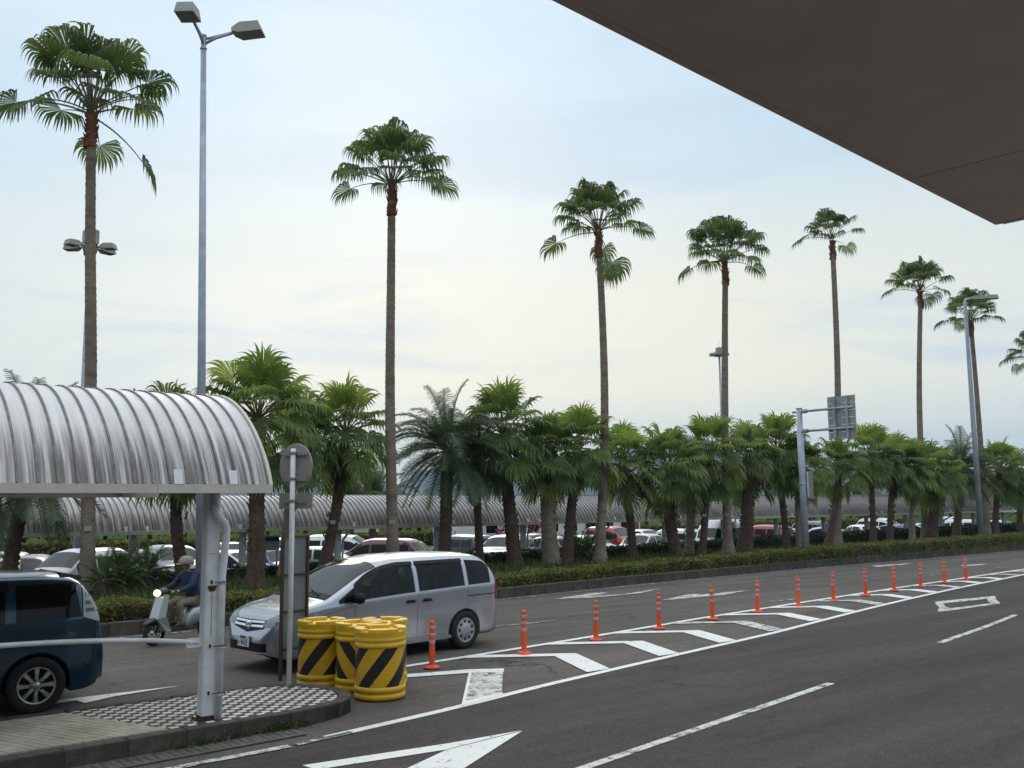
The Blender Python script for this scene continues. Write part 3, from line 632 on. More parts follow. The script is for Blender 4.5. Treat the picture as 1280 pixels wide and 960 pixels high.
def feather_leaf(elev, L, npair, rng, bend=1.4, ll=.5):
    b = MB(); e = R(elev); p = Vector((0, 0, 0)); d = Vector((math.cos(e), 0, math.sin(e))); P = []; Dn = []
    n = 22
    for i in range(n + 1):
        P.append(p.copy()); Dn.append(d.copy()); p = p + d * (L / n); d = (d + Vector((0, 0, -bend / n * (.4 + 1.2 * i / n)))).normalized()
    b.tube(P, [.022 * (1.2 - i / n) + .003 for i in range(n + 1)], 4, 1, True, False)
    S = Vector((0, 1, 0))
    for k in range(npair):
        t = .16 + .83 * k / (npair - 1); i = min(n - 1, int(t * n)); q = P[i].lerp(P[i + 1], t * n - i); dd = Dn[i]; N = S.cross(dd) * -1
        N = dd.cross(S); N = N if N.z > 0 else -N
        ln = ll * (math.sin(math.pi * min(1, .12 + t * .9)) * .7 + .35) * rng.uniform(.85, 1.1)
        for s_ in (-1, 1):
            o = (S * s_ * .85 + dd * .75 + N * rng.uniform(.15, .55)).normalized(); w_ = dd * .019; a = q; vs = [a - w_, a + w_]
            for st in (.5, .5):
                a = a + o * ln * st; o = (o + Vector((0, 0, -.75))).normalized(); w_ = w_ * .6; vs += [a - w_, a + w_]
            b.add(vs, [(0, 1, 3, 2), (2, 3, 5, 4)], 0, False)
    return b
rng = random.Random(11)
EL = [86, 72, 58, 44, 30, 14, -4, -24, -50, -70]
def fanset(pet, blade, nseg, m, droop, bend, petr=.016, var=2, spread=2.05):
    return {e: [fan_leaf(e, pet * rng.uniform(.9, 1.12) * (1.22 if e < 20 else 1.0), blade, nseg, rng, droop * rng.uniform(.85, 1.15), spread * rng.uniform(.92, 1.05), petr, bend * (.35 if e > 60 else .8 if e > 20 else 1.5)).mesh('leaf', [m, STALK]) for _ in range(var)] for e in EL}
TALL = fanset(1.25, .98, 28, FAN_T, 1.9, .42, spread=2.05); LOWS = fanset(1.12, 1.04, 28, FAN_L, 1.0, .55, .02, spread=2.4); BRT = fanset(1.2, .98, 28, FAN_B, .75, .35, .02, spread=2.45)
DEADS = {e: [fan_leaf(-62, .5, .95, 22, rng, 2.2, 1.7, .02, .5).mesh('leaf', [DEAD, STALK])] for e in (-62,)}
FTH = {e: [feather_leaf(e, 2.8, 54, rng, 1.75 if e > 20 else 1.1, .66).mesh('leaf', [FEATH, STALK]) for _ in range(2)] for e in (80, 62, 45, 28, 8, -18, -42)}
CYC = {e: [feather_leaf(e, 1.15, 26, rng, 1.0, .22).mesh('leaf', [CYCAD, STALK])] for e in (75, 52, 30, 10)}
def crown(root, c, sets, plan, scale, seed):
    r = random.Random(seed); a = r.uniform(0, 6.28)
    for e, n, st in plan:
        for i in range(n):
            a += 2.39996 + r.uniform(-.25, .25); me = r.choice(sets[st][min(sets[st], key=lambda k: abs(k - e))])
            o = link('leaf', me, root, (c.x - root.location.x + math.cos(a) * .06, c.y - root.location.y + math.sin(a) * .06, c.z - root.location.z + r.uniform(-.12, .05) + e * .0018), a)
            s_ = scale * r.uniform(.86, 1.1); o.scale = (s_, s_ * r.uniform(.85, 1.1), s_); o.rotation_euler = (r.uniform(-.22, .22), r.uniform(-.16, .16), a)
def trunk_mesh(b, base, top, r0, r1, flare, seed, rings=46, scar=.06, n=12, bow=.12, m=0):
    r = random.Random(seed); ax = Vector((r.uniform(-1, 1), r.uniform(-1, 1), 0)) * bow; P = []; Rd = []
    Lh = (top - base).length; ph = r.uniform(0, 6)
    for i in range(rings * 2 + 1):
        t = i / (rings * 2); p = base.lerp(top, t) + ax * math.sin(math.pi * t) + Vector((math.sin(ph + t * 9), math.cos(ph + t * 7), 0)) * .018
        z = t * Lh; rad = r1 + (r0 - r1) * (1 - t) ** 1.2 + flare * math.exp(-z / .38)
        rad *= 1 + (scar if i % 2 else -scar * .3) * r.uniform(.4, 1.3); P.append(p); Rd.append(rad)
    b.tube(P, Rd, n, m)
    return P, Rd
tall = [(110, 745, 115, 140, 'tall fan palm with drooping leaves, its trunk crossing a multi-headed lamp mast'), (491, 721, 490, 232, 'tall fan palm whose trunk rises behind the roof of the silver minivan'),
        (750, 705, 748, 290, 'tall fan palm with a hanging leaf tuft under its crown, beside twin short palms'), (910, 694, 906, 328, 'tall fan palm standing just beside the slim mast with a ring of lamps'),
        (1046, 684, 1040, 300, 'slender tall fan palm rising behind the back of the roadside sign board'), (1157, 676, 1150, 364, 'tall fan palm between the sign gantry and the far curved lamp post'),
        (1234, 671, 1213, 400, 'tall fan palm whose crown meets the lamp head of the far lamp post'), (1308, 668, 1296, 449, 'tall fan palm half cut off at the picture edge, under the terminal roof')]
for k, (bx, by, cx, cy, lab) in enumerate(tall):
    b0 = at(bx, by, .25); b0.y = min(max(b0.y, 26.8), 29.2); b0 = Vector(onY(bx, by, b0.y)); b0.z = .25
    top = onY(cx, cy, b0.y + (.0)); root = thing('tall_palm', lab, 'palm tree', b0, 0, 'tall fan palms along the planting strip')
    b = MB(); trunk_mesh(b, Vector((0, 0, -.05)), top - b0 - Vector((0, 0, .55)), .19, .125, .20, 50 + k, 70, .085, bow=.15); b.obj('trunk', TRUNK, root)
    b = MB(); P, Rd = trunk_mesh(b, top - b0 - Vector((0, 0, 1.05)), top - b0, .16, .12, 0, 80 + k, 10, .2, bow=0)
    r = random.Random(k)
    for i in range(26):
        a = r.uniform(0, 6.28); z = r.uniform(-1.0, -.05); q = top - b0 + Vector((math.cos(a) * .13, math.sin(a) * .13, z)); b.tube([q, q + Vector((math.cos(a) * .07, math.sin(a) * .07, .16))], [.04, .012], 4, 0, False)
    b.obj('leaf_bases', FIBRE, root)
    plan = [(86, 3, 't'), (72, 5, 't'), (58, 6, 't'), (44, 5, 't'), (30, 5, 't'), (14, 4, 't')]
    if k in (0, 2): plan.append((-50 if k == 2 else -24, 2 if k == 2 else 1, 't'))
    if k == 4: plan = [(86, 2, 't'), (72, 3, 't'), (58, 4, 't'), (44, 4, 't'), (30, 3, 't'), (14, 2, 't')]
    crown(root, top, {'t': TALL}, plan, [1.14, 1.08, 1.04, 1.04, .86, .98, .98, 1.05][k], 200 + k)
LOWP = [  # foot px, crown px, trunk radius at foot and crown, leaf scale, brighter share, label
    ((318, 736), (322, 527), .22, .20, 1.0, 1, 'short fan palm with thick brown trunk close to the near walkway roof end'),
    ((355, 722), (372, 552), .16, .15, .8, 0, 'short fan palm partly hidden behind the round sign on its pole'),
    ((403, 716), (433, 545), .18, .16, .95, 1, 'leaning short fan palm directly behind the silver minivan windscreen'),
    ((230, 732), (222, 560), .17, .15, .95, 0, 'short fan palm behind the scooter rider with its crown hidden by the walkway roof'),
    ((645, 707), (630, 548), .26, .20, 1.06, 1, 'broad short fan palm just beyond the tail of the silver minivan'),
    ((690, 706), (684, 575), .30, .26, .85, 0, 'short fan palm with a dark shaggy trunk, touching a smoother trunk beside it'),
    ((708, 705), (722, 566), .20, .17, .9, 1, 'short fan palm with a smooth trunk leaning off a shaggy neighbour'),
    ((792, 699), (778, 583), .17, .15, .9, 1, 'slim short fan palm between the tall palm and a pair of trunks'),
    ((846, 698), (836, 590), .24, .22, .95, 0, 'short fan palm in front of the tall white van, first trunk of a pair'),
    ((860, 695), (866, 600), .18, .18, .7, 0, 'dark short fan palm close behind another trunk by the tall white van'),
    ((876, 696), (886, 572), .15, .13, .9, 1, 'slender short fan palm crossing the windscreen of the tall white van'),
    ((930, 691), (934, 580), .34, .20, .95, 0, 'short fan palm with a wide flaring foot at the rear of the tall white van'),
    ((984, 688), (972, 566), .15, .14, .95, 1, 'short fan palm directly beside the steel post of the sign gantry'),
    ((1001, 688), (1000, 590), .17, .17, .8, 0, 'dark short fan palm half hidden behind the steel post of the gantry'),
    ((1034, 685), (1050, 590), .16, .14, .85, 0, 'short fan palm leaning under the big sign board'),
    ((1092, 681), (1088, 575), .15, .13, .9, 1, 'bright short fan palm next to the big sign board'),
    ((1113, 680), (1120, 585), .15, .14, .9, 1, 'short fan palm with a pale upright leaf, second past the sign board'),
    ((1140, 679), (1143, 592), .14, .14, .8, 0, 'thin short fan palm just before the thick flared trunk'),
    ((1163, 677), (1165, 595), .34, .24, 1.0, 0, 'short fan palm with a thick flared trunk before the far lamp post'),
    ((1245, 671), (1250, 590), .18, .16, 1.0, 1, 'bright short fan palm just past the far lamp post'),
    ((1275, 669), (1276, 600), .18, .16, 1.0, 0, 'short fan palm at the picture edge past the far lamp post')]
for k, (f_, c_, r0, r1, s_, br, lab) in enumerate(LOWP):
    b0 = at(*f_, .25); yy = min(max(b0.y, 24.6), 28.6); b0 = Vector(onY(*f_, yy)); b0.z = .25; top = onY(c_[0], c_[1] - 3, yy)
    root = thing('short_palm', lab, 'palm tree', b0, 0, 'short fan palms along the planting strip')
    b = MB(); trunk_mesh(b, Vector((0, 0, -.05)), top - b0, r0, r1, .10, 300 + k, 24, .13, 12, .10)
    r = random.Random(k + 40); H_ = (top - b0)
    for i in range(60 if r0 > .2 else 34):
        a = r.uniform(0, 6.28); t = r.uniform(.25, 1.0); q = H_ * t + Vector((math.cos(a), math.sin(a), 0)) * (r0 + (r1 - r0) * t) * .9; b.tube([q, q + Vector((math.cos(a) * .07, math.sin(a) * .07, .13))], [.045, .012], 4, 0, False)
    b.obj('trunk', TRUNK2 if k % 4 != 1 else TRUNK, root)
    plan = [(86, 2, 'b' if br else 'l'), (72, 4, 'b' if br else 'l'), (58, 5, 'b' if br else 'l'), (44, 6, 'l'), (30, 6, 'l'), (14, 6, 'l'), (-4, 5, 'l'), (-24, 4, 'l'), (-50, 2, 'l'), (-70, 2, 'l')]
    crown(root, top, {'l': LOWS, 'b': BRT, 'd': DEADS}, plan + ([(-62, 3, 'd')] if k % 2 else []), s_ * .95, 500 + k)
for k, (f_, c_, r0, s_, lab) in enumerate([((556, 712), (560, 562), .22, 1.05, 'dark feather palm with arching drooping leaves behind the silver minivan'), ((1195, 674), (1200, 588), .22, 1.1, 'dark feather palm just in front of the far lamp post'),
        ((4, 742), (34, 585), .20, 1.1, 'feather palm at the picture edge hanging its leaves below the near walkway roof'), ((600, 706), (596, 572), .15, .85, 'smaller feather palm between the arching feather palm and the broad fan palm')]):
    b0 = at(*f_, .25); yy = min(max(b0.y, 24.0), 28.8); b0 = Vector(onY(*f_, yy)); b0.z = .25; top = onY(*c_, yy)
    root = thing('feather_palm', lab, 'palm tree', b0, 0, 'feather palms along the planting strip')
    b = MB(); trunk_mesh(b, Vector((0, 0, -.05)), top - b0, r0, r0 * .9, .08, 700 + k, 22, .14, 12, .08); b.obj('trunk', TRUNK2, root)
    crown(root, top, {'f': FTH}, [(80, 3, 'f'), (62, 6, 'f'), (45, 9, 'f'), (28, 11, 'f'), (8, 11, 'f'), (-18, 10, 'f'), (-42, 8, 'f')], s_ * .86, 720 + k)
for k, (px, py, s_, lab) in enumerate([(150, 742, 1.25, 'spiky low cycad beside the trunk of the tall palm behind the blue car'), (182, 738, 1.1, 'spiky low cycad behind the scooter front wheel'), (128, 746, .9, 'spiky low cycad right at the foot of the tall palm behind the blue car'),
        (722, 704, 1.15, 'spiky low cycad between two palm trunks past the silver minivan'), (738, 703, 1.0, 'spiky low cycad touching the trunk of a tall palm')]):
    b0 = at(px, py, .25); yy = min(max(b0.y, 25), 28.8); b0 = Vector(onY(px, py, yy)); b0.z = .25; root = thing('cycad', lab, 'plant', b0, 0, 'low cycads in the planting strip')
    b = MB(); trunk_mesh(b, Vector((0, 0, -.02)), Vector((0, 0, .42)), .10, .09, .02, k, 6, .2, 8, 0); b.obj('trunk', TRUNK2, root)
    crown(root, b0 + Vector((0, 0, .42)), {'c': CYC}, [(75, 4, 'c'), (52, 7, 'c'), (30, 7, 'c'), (10, 6, 'c')], s_ * .66, 800 + k)
for o in list(col.objects):
    if o.name in ('tall_palm', 'tall_palm.001', 'short_palm.002', 'short_palm.010', 'tall_palm.003'):
        tr_ = [c_ for c_ in o.children if c_.name.startswith('trunk')][0]; d_ = (EYE - o.location); d_.z = 0; d_.normalize(); z_ = 1.72; m_ = [v_.co for v_ in tr_.data.vertices if abs(v_.co.z - z_) < .14]
        cen_ = sum(m_, Vector()) / len(m_); rad_ = max((Vector((q.x, q.y, 0)) - Vector((cen_.x, cen_.y, 0))).length for q in m_)
        b = MB(); b.box((-.006, -.085, -.065), (.006, .085, .065)); b.obj('name_plate', SIGNB, o, (cen_.x + d_.x * (rad_ + .02), cen_.y + d_.y * (rad_ + .02), z_), math.atan2(d_.y, d_.x))
# ------------------------------------------------------------------ hedges
def hedge(name, y0f, wid, hf, x0, x1, m, n, size, label, zb=.25, bulge=.05):
    root = thing(name, label, 'hedge', (x0, y0f(x0), zb))
    b = MB(); xs_ = np.arange(x0, x1, .5); sec = [(0.06, 0), (.02, .4), (.07, .93), (.2, 1.0), (.8, 1.0), (.93, .93), (.98, .4), (.94, 0)]
    vs = []
    for x_ in xs_:
        for (f, t) in sec: vs.append((x_ - x0 + random.uniform(-.03, .03), y0f(x_) - y0f(x0) + f * wid + random.uniform(-.02, .02), hf(x_) * t * .93 + random.uniform(-.03, .02)))
    K = len(sec); fs = [(i * K + j, (i + 1) * K + j, (i + 1) * K + j + 1, i * K + j + 1) for i in range(len(xs_) - 1) for j in range(K - 1)] + [tuple(range(K)), tuple(range((len(xs_) - 1) * K + K - 1, (len(xs_) - 1) * K - 1, -1))]
    b.add(vs, [f[::-1] for f in fs], 0, True); b.obj('stems', TWIG, root)
    # more leaves where it is close
    t = rs.uniform(0, 1, n) ** 1.7; X = x0 + t * (x1 - x0); f = rs.uniform(-.04, 1.02, n); face = rs.uniform(0, 1, n)
    Hh = np.array([hf(q) for q in X]); Y0 = np.array([y0f(q) for q in X]); lump = .035 * np.sin(X * 2.1 + 1) + .03 * np.sin(X * 5.3) + .02 * np.sin(X * 11.0 + f * 5)
    Y = np.where(face < .5, -.01 + rs.normal(0, .03, n), f * wid); Z = np.where(face < .5, rs.uniform(.02, 1.0, n) * Hh, Hh - .0 + rs.normal(0, .022, n) - .3 * np.clip(np.abs(f - .5) - .42, 0, 1)) + lump * (face >= .5)
    Y = Y + lump * (face < .5) * 1.2
    pos = np.column_stack([X - x0, Y0 - y0f(x0) + Y, Z]); sz = size * (1 + .5 * t)
    o = quads('leaves', leafcards(pos, sz, .5, .55), m, root); o['kind'] = 'stuff'; return root
hedge('clipped_hedge', lambda x: lerp(KB, x) + .32, .85, lambda x: lerp([(0, .36), (9, .31), (17, .29), (24, .33), (31, .42), (50, .50), (90, .56)], x), 1.0, 92, HEDGE_F, 62000, .034, 'long low clipped azalea hedge along the far kerb of the road')
hedge('dark_hedge', lambda x: 28.95, .75, lambda x: lerp([(0, .30), (11, .32), (24, .42), (33, .46), (42, .60), (90, .72)], x), 3.0, 92, HEDGE_B, 40000, .045, 'dark clipped hedge along the back of the planting strip beside the parking lot')

# ------------------------------------------------------------------ lamp posts, masts, signs
def lamp_head(b, c, d, L=.66, Wd=.36, Hh=.20):         # c: inner end, d: outward direction (unit); wedge-shaped housing with a lens underneath
    d = Vector(d); s_ = Vector((-d.y, d.x, 0)).normalized(); up = d.cross(s_) * 1; up = up if up.z > 0 else -up
    def q(a, w_, z_): return Vector(c) + d * a + s_ * w_ + up * z_
    vs = [q(0, -Wd * .36, -.03), q(0, Wd * .36, -.03), q(0, Wd * .3, .06), q(0, -Wd * .3, .06), q(L * .25, -Wd * .5, -Hh * .45), q(L * .25, Wd * .5, -Hh * .45), q(L * .3, Wd * .42, Hh * .55), q(L * .3, -Wd * .42, Hh * .55),
          q(L, -Wd * .48, -Hh * .45), q(L, Wd * .48, -Hh * .45), q(L * .9, Wd * .40, Hh * .5), q(L * .9, -Wd * .40, Hh * .5)]
    fs = [(0, 3, 2, 1)]
    for o in (0, 4): fs += [(o, o + 1, o + 5, o + 4), (o + 1, o + 2, o + 6, o + 5), (o + 2, o + 3, o + 7, o + 6), (o + 3, o, o + 4, o + 7)]
    fs.append((8, 9, 10, 11)); b.add(vs, fs, 0)
    e = -Hh * .45 - .006
    b.add([q(L * .3, -Wd * .42, e), q(L * .95, -Wd * .42, e), q(L * .95, Wd * .42, e), q(L * .3, Wd * .42, e)], [(0, 1, 2, 3)], 1)
pb0 = onY(250, 770, 20.75); pb0.z = .25; ptop = onY(254.5, 46, 20.75)
LP = thing('street_lamp', 'tall grey street lamp with two box heads rising behind the near walkway roof', 'street lamp', pb0)
hz = ptop.z - .25; LP.rotation_euler = (ptop - pb0).to_track_quat('Z', 'Y').to_euler(); LP.rotation_euler = (-math.asin((ptop.y - pb0.y) / hz), math.asin((ptop.x - pb0.x) / hz), 0)
b = MB(); b.tube([(0, 0, -.1), (0, 0, hz * .5), (0, 0, hz)], [.11, .085, .062], 12); b.tube([(0, 0, hz - .30), (0, 0, hz - .27)], .08, 12); b.tube([(0, 0, hz), (0, 0, hz + .05)], .07, 12); b.obj('pole', GALV, LP)
for dirn in (Vector((.50, -.40, .06)).normalized(), Vector((-.62, -.78, .0)).normalized()):
    b = MB(); b.tube([(0, 0, hz - .18), dirn * .28 + Vector((0, 0, hz - .06)), dirn * .70 + Vector((0, 0, hz + .02))], .035, 8); b.tube([(0, 0, hz - .06), dirn * .70 + Vector((0, 0, hz + .03))], .03, 8); a_ = b.obj('bracket_arm', GALV, LP)
    b = MB(); lamp_head(b, dirn * .68 + Vector((0, 0, hz + .03)), dirn, .70, .44, .26); b.obj('lamp_head', [LAMPG, LENS], LP)
b0 = onY(1228, 690, 24.6); b0.z = .25; t_ = onY(1207.5, 376, 24.6); hz = t_.z - .25
LP2 = thing('street_lamp', 'far tall grey street lamp with a single arm and two heads among the palms', 'street lamp', b0)
b = MB(); b.tube([(0, 0, -.1), (0, 0, hz * .5), (0, 0, hz - .1), (.05, -.04, hz + .06), (.35, -.3, hz + .10), (.7, -.6, hz + .10)], [.16, .125, .09, .08, .06, .05], 10); b.obj('pole', GALV, LP2)
for dd in (0, .62):
    b = MB(); dn = Vector((.6, -.78, 0)).normalized(); lamp_head(b, dn * (.30 + dd * 1.1) + Vector((0, 0, hz + .10)), dn, .7, .4, .22); b.obj('lamp_head', [LAMPG, LENS], LP2)
def mast(px, py, dist_y, topz, rad, nh, label):
    p = onY(px, py, dist_y); rt = thing('lamp_mast', label, 'lamp mast', (p.x, p.y, LOT)); H_ = p.z - LOT; s_ = rad
    b = MB(); b.tube([(0, 0, 0), (0, 0, H_)], [.20 * s_, .14 * s_], 12); b.obj('pole', GALV, rt)
    b = MB(); b.lathe([(.0, -.35 * s_), (.34 * s_, -.35 * s_), (.40 * s_, -.15 * s_), (.40 * s_, .15 * s_), (.0, .15 * s_)], 14, (0, 0, H_)); b.obj('lamp_ring', GREY, rt)
    b = MB(); b.cbox((-.38 * s_, -.38 * s_, .2 * s_), (.38 * s_, .38 * s_, 1.0 * s_), .05, 0); b.tube([(0, 0, H_ * 0 + .1), (0, 0, .25 * s_)], .3 * s_, 10); b.obj('top_box', LAMPG, rt, (0, 0, H_))
    b = MB(); b.tube([(0, 0, 1.0 * s_), (0, 0, 2.0 * s_)], .025, 5); b.obj('lightning_rod', GALV, rt, (0, 0, H_))
    for i in range(nh):
        a = 2 * math.pi * (i + .3) / nh; d = Vector((math.cos(a), math.sin(a), 0)); b = MB(); b.tube([d * .3 * s_, d * .7 * s_], .05, 6); lamp_head(b, d * .62 * s_, d, .85 * s_, .62 * s_, .32 * s_); b.obj('lamp_head', [LAMPG, LENS], rt, (0, 0, H_))
mast(113, 309, 44, 17, .78, 6, 'slim lamp mast with a box on top behind the nearest tall palm')
mast(899, 443, 84, 17, .95, 8, 'more distant lamp mast with a rod, box and ring of heads')
# gantry post with sign board seen from the back
g0 = onY(1008, 703, 22.45); g0.z = .25; gt = onY(1000, 511, 22.45); hz = gt.z - .25
GA = thing('sign_gantry', 'grey steel gantry post carrying a square direction board seen from behind', 'road sign', g0)
b = MB(); b.tube([(0, 0, -.1), (0, 0, hz)], [.145, .115], 14); b.tube([(0, 0, hz), (0, 0, hz + .02)], .13, 14); b.tube([(0, 0, hz * .49), (0, 0, hz * .49 + .05)], .15, 14); b.obj('post', GALV, GA)
for z_ in (hz - .12, hz - .90):
    b = MB(); b.tube([(0, .3, z_), (0, -2.36, z_)], .05, 8); b.tube([(0, -.18, z_), (0, -.34, z_)], .09, 10); b.obj('arm', GALV, GA)
for i in range(6):
    z0 = hz - 1.30 + i * .275; b = MB(); b.box((.06, -2.42, z0), (.09, -1.24, z0 + .262)); b.box((.035, -2.42, z0 + .002), (.06, -1.24, z0 + .03)); b.obj('board_panel', SIGNB, GA)
for y_ in (-1.56, -2.10):
    b = MB(); b.box((-.075 + .04, y_ - .05, hz - 1.28), (.033, y_ + .05, hz + .33)); b.obj('board_rail', GALV, GA)
b = MB(); b.box((.16, -.34, hz * .49 - .55), (.185, .06, hz * .49 + .55)); b.box((.1875, -.32, hz * .49 - .53), (.192, .04, hz * .49 + .53), 1); b.obj('small_board', [SIGNB, SIGNF], GA)
b = MB(); b.box((.125, -.17, hz * .49 - .48), (.158, -.11, hz * .49 + .50)); b.obj('board_rail', WHITEP, GA)
# round sign seen from behind, on the sidewalk nose
SX, SY = 5.70, 11.76
RSN = thing('round_sign', 'round traffic sign seen from behind on a thin white pole at the sidewalk end', 'traffic sign', (SX, SY, .17)); hz = 3.06
b = MB(); b.tube([(0, 0, -.05), (0, 0, hz)], .034, 12); b.obj('pole', mat('white_pole', (.74, .75, .75), .5, var=.06, dirt=(.55, .55, .52), dscale=4), RSN)
def face_rot(o, rz): o.rotation_euler = (0, 0, rz)
face = R(19)
b = MB(); b.lathe([(0, .0), (.295, .0), (.30, .006), (.30, .014), (.295, .02), (0, .02)], 36, (0, 0, 0), 0, False, 'Y'); b.lathe([(0, .021), (.285, .021)], 36, (0, 0, 0), 1, False, 'Y')
o = b.obj('sign_disc', [SIGNB, SIGNF], RSN, (.058, .05, 2.83)); o.rotation_euler = (0, 0, R(-90) + face)
b = MB(); b.box((-.30, .0, -.105), (.30, .018, .105)); o = b.obj('sign_plate', SIGNB, RSN, (.058, .03, 2.37)); o.rotation_euler = (0, 0, R(-90) + face)
for z_ in (3.0, 2.66, 2.37):
    b = MB(); b.box((-.20, -.03, -.03), (.20, -.004, .03)); b.tube([(-.11, -.034, 0), (-.11, -.028, 0)], .012, 6); b.tube([(.11, -.034, 0), (.11, -.028, 0)], .012, 6); o = b.obj('sign_bracket', SIGNB, RSN, (.058, .03, z_)); o.rotation_euler = (0, 0, R(-90) + face)
    b = MB(); b.tube([(0, 0, -.02), (0, 0, .02)], .042, 12); b.obj('clamp_band', GREY, RSN, (0, 0, z_))
# board on two brown legs, also seen from behind
bl = at(350, 851)
BD = thing('notice_board', 'grey metal board seen from behind on rusty legs beside the round sign pole', 'sign board', (bl.x, bl.y, .0), R(8))
GREYB = mat('board_back', (.20, .225, .25), .55, .3, var=.15, scale=3, dirt=(.15, .16, .18), dscale=1.5)
FRM = mat('board_frame_steel', (.055, .040, .030), .8, var=.4, scale=10, dirt=(.10, .05, .025), dscale=3); BW, BZ = .43, .44
for i in range(3):
    b = MB(); b.box((.02, .0, BZ + i * .525), (BW - .02, .02, BZ + i * .525 + .517)); b.obj('board_sheet', GREYB, BD)
b = MB()
for x_ in (0, BW): b.box((x_ - .017, -.03, -.02), (x_ + .017, .022, 2.04))
for z_ in (.415, .943, 1.468, 2.012): b.box((.0175, -.028, z_), (BW - .0175, -.002, z_ + .026))
b.obj('board_frame', FRM, BD)
b = MB(); b.box((.02, .0215, BZ + .01), (BW - .02, .025, 2.0)); b.obj('board_face', SIGNF, BD)

# ------------------------------------------------------------------ drums and lane bollards
def drum(u, v, rz, sgn, ph, label):
    t = thing('crash_drum', label, 'traffic drum', (u, v, .006), rz, 'yellow and black drums at the sidewalk nose')
    b = MB(); b.lathe([(.0, 0), (.285, .0), (.315, .02), (.318, .075), (.305, .085), (.303, .105), (.318, .115), (.318, .185), (.306, .19)], 40)
    b.obj('body', YEL, t); b = MB(); b.lathe([(.306, .725), (.318, .73), (.318, .78), (.306, .79), (.304, .81), (.316, .82), (.320, .845), (.312, .86), (.314, .885), (.318, .90), (.318, .92)], 40); b.obj('collar', YEL, t)
    b = MB(); n = 48; vs = []
    for z in (.19, .725): vs += [(.306 * math.cos(2 * math.pi * i / n), .306 * math.sin(2 * math.pi * i / n), z) for i in range(n + 1)]
    b.add(vs, [(i, i + 1, n + 2 + i, n + 1 + i) for i in range(n)], 0, True); me = b.mesh('striped_band', stripemat('drum_stripes_%d' % (len(MATS)), sgn, ph))
    l = me.uv_layers.new(name='UVMap')
    for lp in me.loops:
        vi = lp.vertex_index; i = vi % (n + 1); l.data[lp.index].uv = (i / n, 0.0 if vi < n + 1 else 1.0)
    link('striped_band', me, t)
    b = MB(); b.lathe([(.318, .92), (.322, .93), (.322, .955), (.300, .958), (.25, .945), (.0, .94)], 40)
    for k in range(4):
        a0 = k * math.tau / 4 + .12; a1 = a0 + math.tau / 4 - .34; vs = []; m_ = 8
        for i in range(m_ + 1):
            a = a0 + (a1 - a0) * i / m_
            for r_, z in ((.323, .93), (.323, .982), (.315, .99), (.215, .99), (.205, .98), (.205, .93)): vs.append((r_ * math.cos(a), r_ * math.sin(a), z))
        fs = [(i * 6 + j, (i + 1) * 6 + j, (i + 1) * 6 + j + 1, i * 6 + j + 1) for i in range(m_) for j in range(5)] + [tuple(range(5, -1, -1)), tuple(range(m_ * 6, m_ * 6 + 6))]
        b.add(vs, fs, 0, False)
    b.obj('lid', YEL, t); t.scale = (1.04, 1.04, .90)
    return t
def put(px, py): q = at(px, py); return q.x, q.y
drum(*put(475, 872), 2.0, -1, .10, 'front yellow and black striped drum, standing clear of the sidewalk nose')
drum(*put(401, 856), 2.3, -1, .42, 'yellow and black striped drum beside the notice board at the sidewalk nose')
drum(*put(449, 861), .8, 1, .15, 'striped drum in the middle of the cluster, stripes slanting the other way')
drum(*put(479, 856), 1.4, -1, .5, 'yellow striped drum mostly hidden at the back of the drum cluster')
BOLL = [(540, 836), (655, 818), (745, 801), (824, 787), (891, 775), (947, 766), (998, 758), (1042, 751), (1082, 745), (1118, 739), (1151, 734), (1181, 729), (1208, 725)]
ORD = ['first', 'second', 'third', 'fourth', 'fifth', 'sixth', 'seventh', 'eighth', 'ninth', 'tenth', 'eleventh', 'twelfth', 'thirteenth']
HB = .70
bp = MB(); bp.lathe([(.052, .035), (.046, .06), (.043, HB - .05), (.041, HB - .012), (.032, HB), (0, HB + .002)], 16); m1 = bp.mesh('post', ORANGE)
bp = MB(); bp.lathe([(.125, 0), (.125, .014), (.11, .026), (.06, .04), (.05, .05)], 20); m2 = bp.mesh('base', ORANGE)
bp = MB(); bp.lathe([(.045, 0), (.047, .002), (.047, .048), (.045, .05)], 16); m3 = bp.mesh('reflective_band', REFL)
proto = None
for k, p in enumerate(BOLL):
    q = at(*p); lab = f'{ORD[k]} orange lane bollard with reflective bands counted from the yellow drums'
    if k == 0: lab = 'orange lane bollard nearest the yellow drums, in front of the silver minivan rear wheel'
    if k == 12: lab = 'last orange lane bollard, at the far end of the row on the hatched island'
    if proto is None:
        proto = thing('lane_bollard', lab, 'bollard', (q.x, q.y, .015), 0, 'orange bollards along the hatched island')
        link('post', m1, proto); link('base', m2, proto)
        for z_ in (.36, .47, .58): link('reflective_band', m3, proto, (0, 0, z_))
    else:
        c = copy_tree(proto); c.location = (q.x, q.y, .015); c['label'] = lab
        c.rotation_euler = (random.uniform(-.02, .02), random.uniform(-.03, .03), random.uniform(0, 6))

